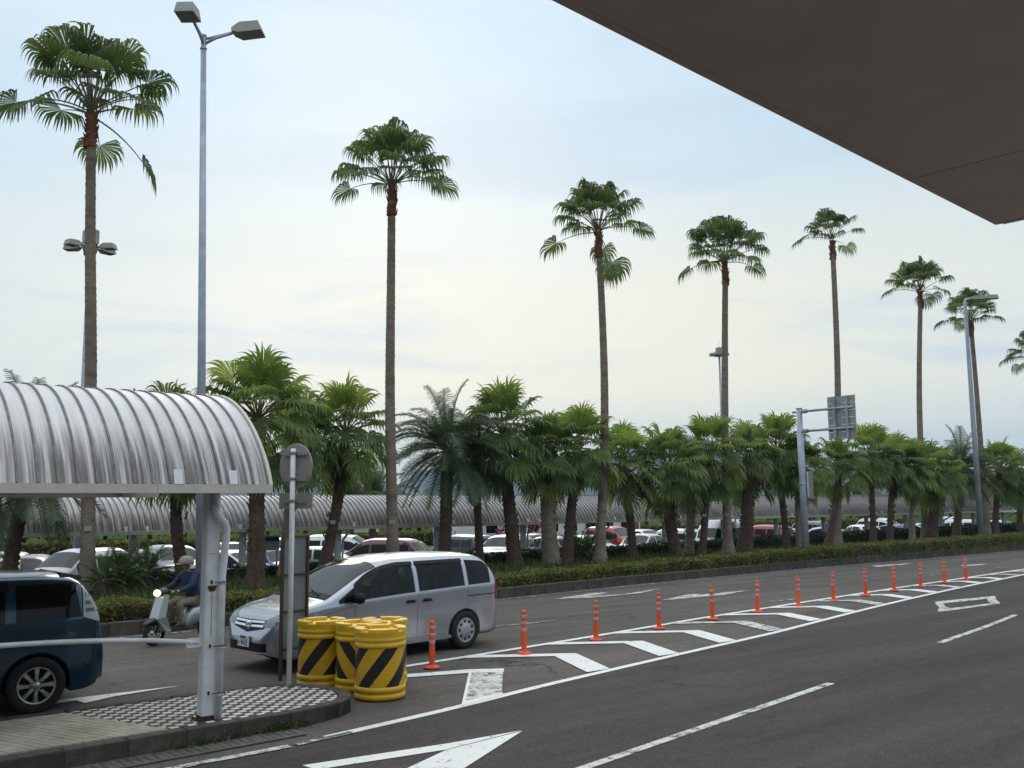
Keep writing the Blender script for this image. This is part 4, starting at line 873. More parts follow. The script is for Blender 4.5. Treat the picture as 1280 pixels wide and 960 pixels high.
# ------------------------------------------------------------------ vehicles
class Car:
    def __init__(s, L, W, top, belt, plan, sill=.20, axles=(1.45, -1.33), arch=.37, wr=.32, tum=.22, nn=9.0):
        s.top_p, s.belt_p, s.plan, s.sill, s.axles, s.arch, s.wr, s.tum, s.nn, s.W = top, belt, plan, sill, axles, arch, wr, tum, nn, W
        s.x0, s.x1 = plan[0][0], plan[-1][0]
    def top(s, x, w=.07):
        return sum(lerp(s.top_p, min(max(x + d * w, s.x0), s.x1)) for d in (-1, -.5, 0, .5, 1)) / 5
    def belt(s, x): return lerp(s.belt_p, x)
    def w(s, x): return sum(lerp(s.plan, min(max(x + d * .05, s.x0), s.x1)) for d in (-1, 0, 1)) / 3
    def hw(s, x, z):
        T = s.top(x); B = min(s.belt(x), T - .10); w = s.w(x)
        if z <= B:
            t = (B - z) / max(.05, B - s.sill); return w * (1 - .045 * max(0, min(t, 1.2)) ** 2.2 - .012 * t)
        t = min(1, (z - B) / max(.02, T - B)); return w * (1 - s.tum * (T - B) * t / .7) * (1 - t ** s.nn) ** .42
    def low(s, x):
        z = s.sill
        for a in s.axles:
            d = abs(x - a)
            if d < s.arch: z = max(z, s.wr - .02 + math.sqrt(s.arch ** 2 - d * d))
        e = min(x - s.x0, s.x1 - x)
        if e < .35: z = max(z, s.sill + .10 * (1 - e / .35) ** 2)
        return z
    def z_at(s, x, y):
        T = s.top(x); B = min(s.belt(x), T - .10); lo, hi = B, T
        for _ in range(24):
            mid = (lo + hi) / 2
            if s.hw(x, mid) > abs(y): lo = mid
            else: hi = mid
        return lo
    def inside(s, x, y, z): return s.x0 <= x <= s.x1 and z < s.top(x) and abs(y) < s.hw(x, z)
    def x_at(s, y, z, front=True):
        a, b = (s.x1 + .05, s.x1 - 1.6) if front else (s.x0 - .05, s.x0 + 1.6)
        prev = a
        for i in range(1, 81):
            c = a + (b - a) * i / 80
            if s.inside(c, y, z): break
            prev = c
        lo, hi = prev, c
        for _ in range(12):
            mid = (lo + hi) / 2
            if s.inside(mid, y, z): hi = mid
            else: lo = mid
        return lo
    def body(s, nx=60, holes=(), hi_off=.135, cap=9):
        X = [s.x0, s.x0 + .01, s.x0 + .03, s.x0 + .06, s.x0 + .10, s.x0 + .15, s.x0 + .2, s.x0 + .27]
        X += list(np.linspace(s.x0 + .34, s.x1 - .34, nx)) + [s.x1 - d for d in (.27, .2, .15, .10, .06, .03, .01, 0)]
        for a in s.axles: X += [a + s.arch * c for c in (-1.001, -.995, -.96, -.88, -.75, -.55, -.3, 0, .3, .55, .75, .88, .96, .995, 1.001)]
        X += [h for p in holes for h in p]
        X = sorted(set(round(float(q), 4) for q in X)); b = MB(); vs = []; n = None
        for x in X:
            T = s.top(x); B = min(s.belt(x), T - .10); lo = min(s.low(x), B - .02)
            L0 = B + min(.04, (T - B) * .1); L1 = max(L0 + .4 * (T - L0), min(T - hi_off, cap))
            zs = [lo + (B - lo) * t for t in (0, .06, .2, .4, .6, .8, .93, 1.0)] + [L0 + (L1 - L0) * t for t in (0, .25, .5, .75, 1.0)] + [L1 + (T - L1) * t for t in (.25, .45, .62, .76, .86, .93, .97, .99, 1.0)]
            row = [(x, 0, lo), (x, s.hw(x, lo) * .93, lo)] + [(x, s.hw(x, z), z) for z in zs]
            full = row + [(p[0], -p[1], p[2]) for p in row[-2::-1]]
            n = len(full); vs += full
        fs = []
        for i in range(len(X) - 1):
            xm = (X[i] + X[i + 1]) / 2; cut = any(p < xm < q for p, q in holes)
            for j in range(n - 1):
                if cut and (10 <= j < 14 or n - 1 - 14 <= j < n - 1 - 10): continue
                fs.append((i * n + j, i * n + j + 1, (i + 1) * n + j + 1, (i + 1) * n + j))
        fs += [tuple(range(n - 1))[::-1], tuple((len(X) - 1) * n + j for j in range(n - 1))]
        b.add(vs, [f[::-1] for f in fs], 0, True); return b
    def side(s, b, x0, x1, zlo, zhi, sd, nx=10, nz=4, off=.006, m=0, skew=(0, 0)):
        vs = []
        for i in range(nx + 1):
            for j in range(nz + 1):
                f = j / nz; xa = x0 + skew[0] * f; xb = x1 + skew[1] * f; x = xa + (xb - xa) * i / nx; z = zlo(x) + (zhi(x) - zlo(x)) * f
                vs.append((x, sd * (s.hw(x, min(z, s.top(x) - .012)) + off), z))
        fs = [(i * (nz + 1) + j, (i + 1) * (nz + 1) + j, (i + 1) * (nz + 1) + j + 1, i * (nz + 1) + j + 1) for i in range(nx) for j in range(nz)]
        b.add(vs, fs if sd < 0 else [f[::-1] for f in fs], m, True)
    def endp(s, b, y0, y1, zlo, zhi, front=True, ny=8, nz=4, off=.008, m=0):
        vs = []
        for i in range(ny + 1):
            y = y0 + (y1 - y0) * i / ny
            for j in range(nz + 1):
                z = zlo(y) + (zhi(y) - zlo(y)) * j / nz; vs.append((s.x_at(y, z, front) + (off if front else -off), y, z))
        fs = [(i * (nz + 1) + j, (i + 1) * (nz + 1) + j, (i + 1) * (nz + 1) + j + 1, i * (nz + 1) + j + 1) for i in range(ny) for j in range(nz)]
        b.add(vs, fs if front else [f[::-1] for f in fs], m, True)
    def screen(s, b, xa, xb, fr, nx=8, ny=10, off=.007, m=0, front=True, frb=None):
        vs = []; frb = frb or fr
        for i in range(nx + 1):
            x = xa + (xb - xa) * i / nx; T = s.top(x); B = min(s.belt(x), T - .1); Y = s.hw(x, B + (T - B) * .80) * (fr + (frb - fr) * i / nx)
            sl = (s.top(x + .03) - s.top(x - .03)) / .06; nl = math.hypot(1, sl)
            for j in range(ny + 1):
                y = Y * (-1 + 2 * j / ny); vs.append((x - sl / nl * off, y, s.z_at(x, y) + off / nl))
        fs = [(i * (ny + 1) + j, i * (ny + 1) + j + 1, (i + 1) * (ny + 1) + j + 1, (i + 1) * (ny + 1) + j) for i in range(nx) for j in range(ny)]
        nrm = (xb - xa) < 0
        b.add(vs, fs if nrm else [f[::-1] for f in fs], m, True)
def wheel_obj(root, x, y, r, wd, side, style, lod=1):
    wl = link('wheel', None, root, (x, y, r))
    n = 28 if lod else 16
    b = MB(); ri = r * .66; h_ = wd / 2
    b.lathe([(ri, -h_ * .9), (r * .93, -h_), (r * .99, -h_ * .7), (r, -h_ * .3), (r, h_ * .3), (r * .99, h_ * .7), (r * .93, h_), (ri, h_ * .9), (ri * .97, h_ * .6), (ri * .97, -h_ * .6), (ri, -h_ * .9)], n, (0, 0, 0), 0, True, 'Y'); b.obj('tyre', RUBBER, wl)
    b = MB(); o_ = side * h_
    b.lathe([(ri * 1.02, o_ * .86), (ri * .94, o_ * .92), (ri * .90, o_ * .70)], n, (0, 0, 0), 0, True, 'Y'); b.lathe([(0, o_ * .35), (ri * .95, o_ * .35)], n, (0, 0, 0), 1, False, 'Y')
    if side > 0: pass
    if style == 'alloy':
        for k in range(8):
            a = 2 * math.pi * k / 8; c_, s_ = math.cos(a), math.sin(a); vs = []
            for rr, hw_, yy in ((ri * .16, .030, .80), (ri * .55, .024, .86), (ri * .93, .036, .82)):
                for q, yo in ((-hw_, yy - .25), (-hw_ * .7, yy), (hw_ * .7, yy), (hw_, yy - .25)): vs.append((c_ * rr - s_ * q, o_ * yo, s_ * rr + c_ * q))
            b.add(vs, [(i * 4 + j, i * 4 + j + 1, i * 4 + j + 5, i * 4 + j + 4) for i in range(2) for j in range(3)], 0, False)
        b.lathe([(ri * .22, o_ * .7), (ri * .2, o_ * .9), (0, o_ * .9)], 16, (0, 0, 0), 0, True, 'Y')
        for k in range(5): b.lathe([(.014, o_ * .9), (.012, o_ * .93), (0, o_ * .93)], 6, (math.cos(k * 1.2566) * ri * .3, 0, math.sin(k * 1.2566) * ri * .3), 1, False, 'Y')
        mt = [ALLOY, BLACK]
    else:
        b.lathe([(ri * .93, o_ * .80), (ri * .80, o_ * .90), (ri * .58, o_ * .80), (ri * .5, o_ * .92), (ri * .25, o_ * .98), (0, o_ * .98)], n, (0, 0, 0), 0, True, 'Y')
        for k in range(9 if lod else 6):
            a = 2 * math.pi * k / (9 if lod else 6); c_, s_ = math.cos(a), math.sin(a); vs = []
            for rr, hw_ in ((ri * .60, .018), (ri * .82, .026)):
                for q in (-hw_, hw_): vs.append((c_ * rr - s_ * q, o_ * .93, s_ * rr + c_ * q))
            b.add(vs, [(0, 1, 3, 2)] if side < 0 else [(2, 3, 1, 0)], 1, False)
        mt = [HUBC, BLACK]
    b.obj('rim', mt, wl); return wl
def textmesh(name, body, size, m, parent, loc, rot, ext=.0015):
    cu = bpy.data.curves.new(name, 'FONT'); cu.body = body; cu.size = size; cu.align_x = 'CENTER'; cu.align_y = 'CENTER'; cu.extrude = ext
    o = bpy.data.objects.new(name, cu); col.objects.link(o); dg = bpy.context.evaluated_depsgraph_get(); me = bpy.data.meshes.new_from_object(o.evaluated_get(dg))
    bpy.data.objects.remove(o); me.materials.clear(); me.materials.append(m); q = link(name, me, parent, loc); q.rotation_euler = rot; return q
INKG = mat('plate_green', (.012, .05, .03), .5)

# --- the silver minivan
VT = [(-2.28, .42), (-2.27, .70), (-2.235, .98), (-2.12, 1.24), (-1.98, 1.50), (-1.86, 1.60), (-1.5, 1.635), (-.6, 1.655), (.05, 1.645), (.45, 1.59), (.75, 1.49), (1.30, 1.17), (1.52, 1.045), (1.62, 1.02), (1.98, .955), (2.24, .87), (2.36, .77), (2.42, .60), (2.45, .42)]
VB = [(-2.3, 1.06), (-1.2, 1.035), (0, .995), (1.0, .945), (1.6, .90), (2.0, .83), (2.45, .62)]
VP = [(-2.28, .62), (-2.22, .74), (-2.08, .81), (-1.7, .842), (0, .848), (1.4, .838), (1.9, .825), (2.15, .79), (2.30, .72), (2.39, .60), (2.43, .46), (2.45, .30)]
def van():
    c = Car(4.64, 1.7, VT, VB, VP, .21, (1.45, -1.335), .375, .318, .20)
    root = thing('minivan', 'silver minivan driving past the yellow drums with its front half behind the signs', 'minivan', (8.58, 14.50, .006), math.pi + R(7.0))
    c.body(70, [(-.20, .98), (-1.32, -.30), (-1.96, -1.42)], .135, 1.51).obj('body', SILVER, root)
    b = MB(); b.box((-2.1, -.70, .24), (2.1, .70, .75)); b.obj('underbody', BLACK, root)
    for sd in (1, -1):
        zb = lambda x: c.belt(x) + .035; zt = lambda x: min(c.top(x) - .130, 1.515)
        for nm_, p, q in (('front_side_window', -.21, .99), ('rear_side_window', -1.33, -.29), ('quarter_window', -1.97, -1.41)):
            b = MB(); c.side(b, p, q, zb, zt, sd, 14, 4, .005); b.obj(nm_, SEEGLASS, root)
        b = MB(); c.side(b, -2.0, 1.0, lambda x: .5, lambda x: c.belt(x) + .03, sd, 16, 3, -.05); b.obj('door_lining', LINER, root)
        for sx_ in (.30, -.55, -1.25):
            b = MB(); y_ = sd * .38
            b.cbox((sx_ - .02, y_ - .24, .62), (sx_ + .48, y_ + .24, .80), .04); T_ = Matrix.Translation((sx_ - .02, y_, .74)) @ Matrix.Rotation(R(-14), 4, 'Y')
            b.cbox((-.07, -.23, 0), (.07, .23, .52), .05, 0, T_); b.cbox((-.05, -.12, .54), (.05, .12, .74), .04, 0, T_); b.tube([T_ @ Vector((0, 0, .5)), T_ @ Vector((0, 0, .56))], .02, 6); b.obj('seat', SEAT, root)
        b = MB(); c.side(b, .99, 1.32, zb, lambda x: max(zb(x) + .01, c.top(x) - .15), sd, 6, 3, .006); b.obj('corner_window', GLASS, root)
        # dark rain visors over the windows
        b = MB(); c.side(b, -.22, 1.0, lambda x: min(c.top(x) - .16, 1.475), lambda x: min(c.top(x) - .10, 1.535), sd, 12, 2, .016); c.side(b, -1.34, -.28, lambda x: 1.475, lambda x: min(c.top(x) - .10, 1.535), sd, 8, 2, .016); b.obj('rain_visor', BLACK, root)
        b = MB()
        c.side(b, -.252, -.247, lambda x: .30, lambda x: 1.02, sd, 1, 10, .003); c.side(b, 1.02, 1.026, lambda x: .62, lambda x: .95, sd, 1, 6, .003); pass
        c.side(b, -1.395, -1.39, lambda x: .72, lambda x: 1.05, sd, 1, 6, .003); c.side(b, -.25, 1.02, lambda x: .295, lambda x: .30, sd, 8, 1, .003); c.side(b, -.25, -.92, lambda x: .295, lambda x: .30, sd, 6, 1, .003)
        c.side(b, -2.16, -1.41, lambda x: .885, lambda x: .90, sd, 6, 1, .004); c.side(b, 1.03, 1.78, lambda x: .905 - .16 * (x - 1.03), lambda x: .91 - .16 * (x - 1.03), sd, 6, 1, .003)
        b.obj('panel_gap', BLACK, root)
        for x_ in (-.10, -.46):
            b = MB(); y_ = c.hw(x_, .885); b.tube([(x_ - .10, sd * (y_ + .006), .885), (x_ - .06, sd * (y_ + .035), .89), (x_ + .06, sd * (y_ + .035), .89), (x_ + .10, sd * (y_ + .006), .885)], .013, 6); c.side(b, x_ - .09, x_ + .09, lambda x: .865, lambda x: .915, sd, 4, 2, .003); b.obj('door_handle', BLACK, root)
        b = MB(); y_ = c.hw(.98, .99); b.lathe([(0, -.055), (.06, -.05), (.085, -.02), (.09, .02), (.075, .06), (0, .07)], 14, (0, 0, 0), 0, True, 'Z', Matrix.Translation((1.02, sd * (y_ + .13), 1.03)) @ Matrix.Rotation(R(90), 4, 'Y') @ Matrix.Diagonal((1, 1.35, 1, 1))); b.tube([(1.02, sd * (y_ - .01), .98), (1.02, sd * (y_ + .1), 1.0)], .03, 8); b.obj('mirror', [BLACK], root)
        for ax in c.axles: wheel_obj(root, ax, sd * .755, .318, .20, sd, 'cap')
        b = MB(); c.endp(b, sd * .36, sd * .66, lambda y: .665 + .09 * (abs(y) - .36), lambda y: .74 + .17 * (abs(y) - .36) / .3, True, 10, 4, .008) if sd > 0 else c.endp(b, -.66, -.36, lambda y: .665 + .09 * (abs(y) - .36), lambda y: .74 + .17 * (abs(y) - .36) / .3, True, 10, 4, .008)
        c.side(b, 1.80, 2.26, lambda x: .70, lambda x: .76 + .12 * (2.26 - x) / .46, sd, 6, 3, .008); b.obj('headlight', HEADL, root)
        b = MB(); c.side(b, -2.24, -2.10, lambda x: .78, lambda x: 1.30, sd, 4, 5, .008); b.obj('tail_light', REDL, root)
        b = MB(); c.side(b, -1.2, -.1, lambda x: .21, lambda x: .27, sd, 8, 1, .012); c.side(b, -.1, 1.05, lambda x: .21, lambda x: .27, sd, 8, 1, .012); b.obj('side_sill', SILVER, root)
    b = MB(); c.screen(b, 1.47, .50, .95, 10, 12, .008, 0, True, .97); b.obj('windscreen', WSCREEN, root)
    b = MB(); b.lathe([(.18, -.012), (.195, 0), (.18, .012), (.165, 0), (.18, -.012)], 20, (0, 0, 0), 0, True, 'Z', Matrix.Translation((.92, -.36, .98)) @ Matrix.Rotation(R(-62), 4, 'Y')); b.obj('steering_wheel', BLACK, root)
    b = MB(); c.screen(b, -2.20, -1.92, .93, 6, 10, .008); b.obj('rear_window', GLASS, root)
    b = MB(); c.screen(b, 1.52, 1.40, .95, 2, 12, .011); b.tube([(1.50, .55, c.z_at(1.5, .55) + .03), (1.36, .1, c.z_at(1.36, .1) + .035)], .009, 5); b.obj('wiper', BLACK, root)
    b = MB(); c.endp(b, -.42, .42, lambda y: .585 + .16 * abs(y), lambda y: .765 + .02 * abs(y), True, 14, 6, .006); b.obj('grille', BLACK, root)
    b = MB()
    for za, zb_ in ((.722, .752), (.662, .692)): c.endp(b, -.40, .40, lambda y, a=za: a + .03 * abs(y), lambda y, a=zb_: a + .035 * abs(y), True, 14, 2, .020)
    b.obj('grille_bar', CHROME, root)
    ex = c.x_at(0, .69) + .022
    b = MB(); T_ = Matrix.Translation((ex, 0, .69)) @ Matrix.Rotation(R(90), 4, 'Y')
    b.lathe([(.062, -.005), (.070, .004), (.062, .012), (.050, .012), (.045, .004)], 24, (0, 0, 0), 0, True, 'Z', T_ @ Matrix.Diagonal((1, 1.15, 1, 1)))
    for y0_, y1_, z0_, z1_ in ((-.012, -.026, .742, .638), (.014, .032, .742, .70), (-.022, .038, .70, .722), (-.04, .016, .672, .658)): b.tube([(ex + .014, y0_, z0_), (ex + .014, y1_, z1_)], .010, 6)
    b.obj('emblem', CHROME, root)
    b = MB(); c.endp(b, -.52, .52, lambda y: .315, lambda y: .445, True, 14, 3, .006); b.obj('bumper_intake', BLACK, root)
    b = MB(); c.endp(b, -.56, .56, lambda y: .295, lambda y: .318, True, 14, 1, .016); b.obj('bumper_lip', CHROME, root)
    px_ = c.x_at(0, .47) + .034
    PL = MB(); PL.cbox((-.012, -.165, .375), (0, .165, .54), .004); pl = PL.obj('number_plate', SIGNF, root, (px_, 0.0, 0))
    rot = (R(90), 0, R(90))
    textmesh('plate_number', '\u00b7613', .115, INKG, pl, (.0035, .015, .435), rot); textmesh('plate_office', '\u5bae\u5d0e501', .048, INKG, pl, (.0035, 0, .512), rot); textmesh('plate_kana', '\u306f', .045, INKG, pl, (.0035, -.13, .43), rot)
    # roof antenna and dashboard shelf
    b = MB(); b.tube([(-1.7, .2, c.z_at(-1.7, .2)), (-1.95, .2, c.z_at(-1.7, .2) + .13)], .005, 5); b.obj('antenna', BLACK, root)
    return root
van()
# --- the blue minivan
BT = [(-2.30, .45), (-2.295, .80), (-2.27, 1.02), (-2.14, 1.34), (-2.03, 1.56), (-2.2, 1.6), (-1.93, 1.635), (-1.6, 1.67), (-.6, 1.695), (.2, 1.66), (.7, 1.53), (1.35, 1.16), (1.55, 1.06), (2.0, .93), (2.3, .78), (2.42, .60), (2.46, .42)]
BT = sorted([p for p in BT if p != (-2.2, 1.6)])
BB = [(-2.3, 1.10), (-1.4, 1.07), (0, 1.0), (1.5, .93), (2.46, .65)]
BP = [(-2.30, .66), (-2.26, .76), (-2.15, .86), (-1.85, .912), (0, .92), (1.5, .91), (2.1, .82), (2.35, .62), (2.46, .40)]
def bluevan():
    c = Car(4.86, 1.85, BT, BB, BP, .22, (1.45, -1.48), .395, .335, .20)
    root = thing('minivan', 'dark blue minivan cut off by the picture edge, seen behind the white handrail', 'minivan', (1.50, 13.90, .006), math.pi)
    c.body(60).obj('body', NAVY, root)
    b = MB(); b.box((-2.15, -.74, .26), (2.1, .74, .78)); b.obj('underbody', BLACK, root)
    for sd in (1, -1):
        zb = lambda x: c.belt(x) + .03
        b = MB(); c.side(b, -1.98, -1.22, zb, lambda x: min(c.top(x) - .13, 1.53), sd, 10, 4, .006, 0, (.08, 0)); b.obj('quarter_window', GLASS, root)
        b = MB(); c.side(b, -1.10, -.10, zb, lambda x: min(c.top(x) - .13, 1.54), sd, 10, 4, .006, 0); b.obj('rear_side_window', GLASS, root)
        b = MB(); c.side(b, 0, 1.15, zb, lambda x: max(zb(x) + .01, min(c.top(x) - .13, 1.54)), sd, 12, 4, .006); b.obj('front_side_window', GLASS, root)
        b = MB(); c.side(b, -1.14, -.06, lambda x: 1.47, lambda x: 1.585, sd, 8, 2, .018); b.obj('rain_visor', BLACK, root)
        b = MB(); c.side(b, -1.185, -1.18, lambda x: .62, lambda x: 1.07, sd, 1, 6, .003); c.side(b, -2.2, -1.18, lambda x: .945, lambda x: .95, sd, 8, 1, .003); c.side(b, -1.18, -.05, lambda x: .62, lambda x: .626, sd, 6, 1, .003); b.obj('panel_gap', BLACK, root)
        b = MB(); c.side(b, -2.25, -1.99, lambda x: 1.02 + .35 * max(0, (x + 2.25)), lambda x: min(1.52, c.top(x) - .02) , sd, 6, 6, .014, 0, (.12, .0)); tl_ = b.obj('tail_light', CLEAR, root)
        b = MB()
        for zz in (1.17, 1.26, 1.36): c.side(b, -2.17, -2.02, lambda x, q=zz: q, lambda x, q=zz: q + .045, sd, 3, 1, .019)
        b.obj('lamp_segment', LENS, tl_)
        for ax in c.axles: wheel_obj(root, ax, sd * .82, .335, .22, sd, 'alloy')
        b = MB(); c.side(b, -2.25, -1.90, lambda x: .40, lambda x: .425, sd, 6, 1, .012); b.obj('bumper_lip', NAVY, root)
        b = MB(); c.side(b, -1.05, 1.0, lambda x: .20, lambda x: .28, sd, 8, 1, .016); b.obj('side_sill', NAVY, root)
    b = MB(); c.screen(b, 1.5, .55, .95, 8, 10, .008); b.obj('windscreen', WSCREEN, root)
    b = MB(); c.endp(b, -.62, .62, lambda y: 1.12, lambda y: 1.46, False, 10, 5, .008); b.obj('rear_window', GLASS, root)
    b = MB(); b.add([(-1.78, -.56, 1.652), (-1.78, .56, 1.652), (-2.04, .54, 1.60), (-2.04, -.54, 1.60), (-1.78, -.56, 1.48), (-1.78, .56, 1.48), (-2.04, .54, 1.55), (-2.04, -.54, 1.55)], [(0, 1, 2, 3)[::-1], (4, 5, 6, 7), (3, 2, 6, 7)[::-1], (0, 3, 7, 4)[::-1], (1, 5, 6, 2)[::-1]]); b.obj('spoiler', NAVY, root)
    b = MB(); b.tube([(-.55, .55, c.z_at(-.55, .55)), (-.95, .55, c.z_at(-.55, .55) + .26)], [.012, .005], 6); b.obj('antenna', BLACK, root)
bluevan()
# --- parked cars, one of each kind, then copies in other colours
KINDS = {
 'hatchback': dict(L=3.8, W=1.68, top=[(-1.9, .45), (-1.88, .8), (-1.75, 1.1), (-1.5, 1.42), (-1.2, 1.50), (-.3, 1.53), (.3, 1.47), (.95, 1.02), (1.2, .95), (1.65, .82), (1.83, .65), (1.9, .42)], belt=[(-1.9, .98), (0, .92), (1.9, .62)], plan=[(-1.9, .6), (-1.8, .74), (-1.5, .82), (0, .84), (1.2, .82), (1.65, .72), (1.9, .42)], ax=(1.2, -1.22), win=(-1.55, .82), scr=(.93, .34), rear=(1.05, 1.38)),
 'sedan': dict(L=4.5, W=1.74, top=[(-2.25, .5), (-2.23, .85), (-2.1, 1.0), (-1.55, 1.04), (-1.0, 1.36), (-.5, 1.45), (.2, 1.44), (.5, 1.36), (1.15, .98), (1.4, .93), (2.0, .8), (2.2, .62), (2.25, .42)], belt=[(-2.25, .95), (0, .91), (2.25, .62)], plan=[(-2.25, .62), (-2.1, .76), (-1.7, .85), (0, .87), (1.4, .85), (2.0, .72), (2.25, .42)], ax=(1.35, -1.33), win=(-1.2, .98), scr=(1.12, .46), rear=None),
 'compact_van': dict(L=4.4, W=1.7, top=[(-2.2, .5), (-2.18, .9), (-2.1, 1.3), (-1.95, 1.65), (-1.7, 1.73), (0, 1.76), (.55, 1.68), (1.3, 1.18), (1.5, 1.08), (1.95, .92), (2.14, .7), (2.2, .45)], belt=[(-2.2, 1.05), (0, 1.0), (2.2, .7)], plan=[(-2.2, .66), (-2.1, .78), (-1.8, .84), (0, .85), (1.5, .83), (1.95, .74), (2.2, .45)], ax=(1.4, -1.32), win=(-1.95, 1.08), scr=(1.28, .58), rear=(1.12, 1.55)),
 'suv': dict(L=4.5, W=1.8, top=[(-2.25, .55), (-2.23, .95), (-2.05, 1.35), (-1.85, 1.62), (-1.5, 1.68), (0, 1.70), (.4, 1.62), (1.05, 1.16), (1.3, 1.10), (1.95, 1.0), (2.2, .8), (2.25, .5)], belt=[(-2.25, 1.06), (0, 1.02), (2.25, .8)], plan=[(-2.25, .68), (-2.1, .82), (-1.8, .89), (0, .9), (1.4, .88), (2.0, .8), (2.25, .5)], ax=(1.35, -1.33), win=(-1.85, .9), scr=(1.03, .44), rear=(1.14, 1.5)),
 'tall_van': dict(L=4.9, W=1.88, top=[(-2.45, .5), (-2.43, 1.2), (-2.36, 1.95), (-2.25, 2.22), (-1.9, 2.27), (.8, 2.27), (1.2, 2.2), (1.6, 1.78), (2.05, 1.22), (2.25, 1.0), (2.4, .75), (2.45, .42)], belt=[(-2.45, 1.12), (0, 1.1), (1.5, 1.05), (2.45, .8)], plan=[(-2.45, .78), (-2.35, .88), (-2.0, .93), (0, .94), (1.6, .93), (2.15, .84), (2.45, .62)], ax=(1.55, -1.35), win=(-2.2, 1.55), scr=(2.03, 1.62), rear=(1.15, 1.75))}
def build_parked(kind):
    d = KINDS[kind]; c = Car(d['L'], d['W'], d['top'], d['belt'], d['plan'], .20, d['ax'], .34, .30, .20 if kind != 'tall_van' else .06)
    root = thing(kind, '', 'car', (0, 0, 0)); c.body(26).obj('body', CARP['white'], root)
    b = MB(); b.box((d['plan'][0][0] + .25, -.66, .24), (d['plan'][-1][0] - .3, .66, .7)); b.obj('underbody', BLACK, root)
    a, e = d['win']; hi = lambda x: c.top(x) - (.12 if kind != 'tall_van' else .55)
    cuts = [(a, a + (e - a) * .30), (a + (e - a) * .33, a + (e - a) * .64), (a + (e - a) * .67, e)] if kind in ('compact_van', 'suv', 'tall_van') else [(a, a + (e - a) * .47), (a + (e - a) * .51, e)]
    for sd in (1, -1):
        for p, q in cuts:
            b = MB(); c.side(b, p, q, lambda x: c.belt(x) + .03, lambda x: max(c.belt(x) + .04, min(hi(x), 1.9)), sd, 6, 3, .007); b.obj('side_window', GLASS, root)
        for ax in d['ax']: wheel_obj(root, ax, sd * (d['W'] / 2 - .11), .30, .18, sd, 'cap', 0)
        b = MB(); y0, y1 = sorted((sd * .36, sd * .68)); tp = c.top_p[-3][1]
        c.endp(b, y0, y1, lambda y: tp - .18, lambda y: tp - .03, True, 5, 2, .008); b.obj('headlight', CLEAR, root)
        b = MB(); y0, y1 = sorted((sd * .56, sd * .76)); c.endp(b, y0, y1, lambda y: .78, lambda y: 1.0, False, 4, 3, .008); b.obj('tail_light', REDL, root)
        b = MB(); xm = d['win'][1] - .12; y_ = c.hw(xm, c.belt(xm) + .03); b.cbox((xm - .05, sd * (y_ + .08) - .07, c.belt(xm)), (xm + .06, sd * (y_ + .08) + .07, c.belt(xm) + .13), .03); b.obj('mirror', CARP['white'], root)
    b = MB(); c.screen(b, d['scr'][0], d['scr'][1], .94, 6, 8, .008); b.obj('windscreen', WSCREEN, root)
    b = MB()
    if d['rear']: c.endp(b, -.60, .60, lambda y: d['rear'][0], lambda y: d['rear'][1], False, 8, 4, .008)
    else: c.screen(b, -1.5, -1.05, .92, 5, 8, .008)
    b.obj('rear_window', GLASS, root)
    b = MB(); zf = c.top_p[-3][1] - .15; c.endp(b, -.33, .33, lambda y: zf - .08, lambda y: zf + .03, True, 8, 2, .006); c.endp(b, -.5, .5, lambda y: .30, lambda y: .40, True, 8, 2, .006); b.obj('grille', BLACK, root)
    for fr in (True, False):
        b = MB(); x_ = c.x_at(0, .55 if fr else .75, fr); z_ = .42 if fr else .68; b.box((x_ - .02 if not fr else x_ + .005, -.165, z_), (x_ - .005 if not fr else x_ + .02, .165, z_ + .165)); b.obj('number_plate', SIGNF, root)
    return root
first = {}
def recolour(o, m):
    for ch in o.children:
        if ch.name.split('.')[0] in ('body', 'mirror'):
            ch.material_slots[0].link = 'OBJECT'; ch.material_slots[0].material = m
def park(kind, px, roof_py, y, heading, colr, label):
    hgt = max(p[1] for p in KINDS[kind]['top']); p = onY(px, 680, y)
    if kind not in first: first[kind] = build_parked(kind); o = first[kind]
    else: o = copy_tree(first[kind])
    o.location = (onY(px, 680, y + 2.6).x, y + 2.6, LOT + .004); o.rotation_euler = (0, 0, R(heading)); o['label'] = label; o['category'] = 'van' if 'van' in kind else 'car'; o['group'] = 'cars parked in the lot behind the palms'; recolour(o, CARP[colr])
    return o
D_ = -90    # nose towards the road
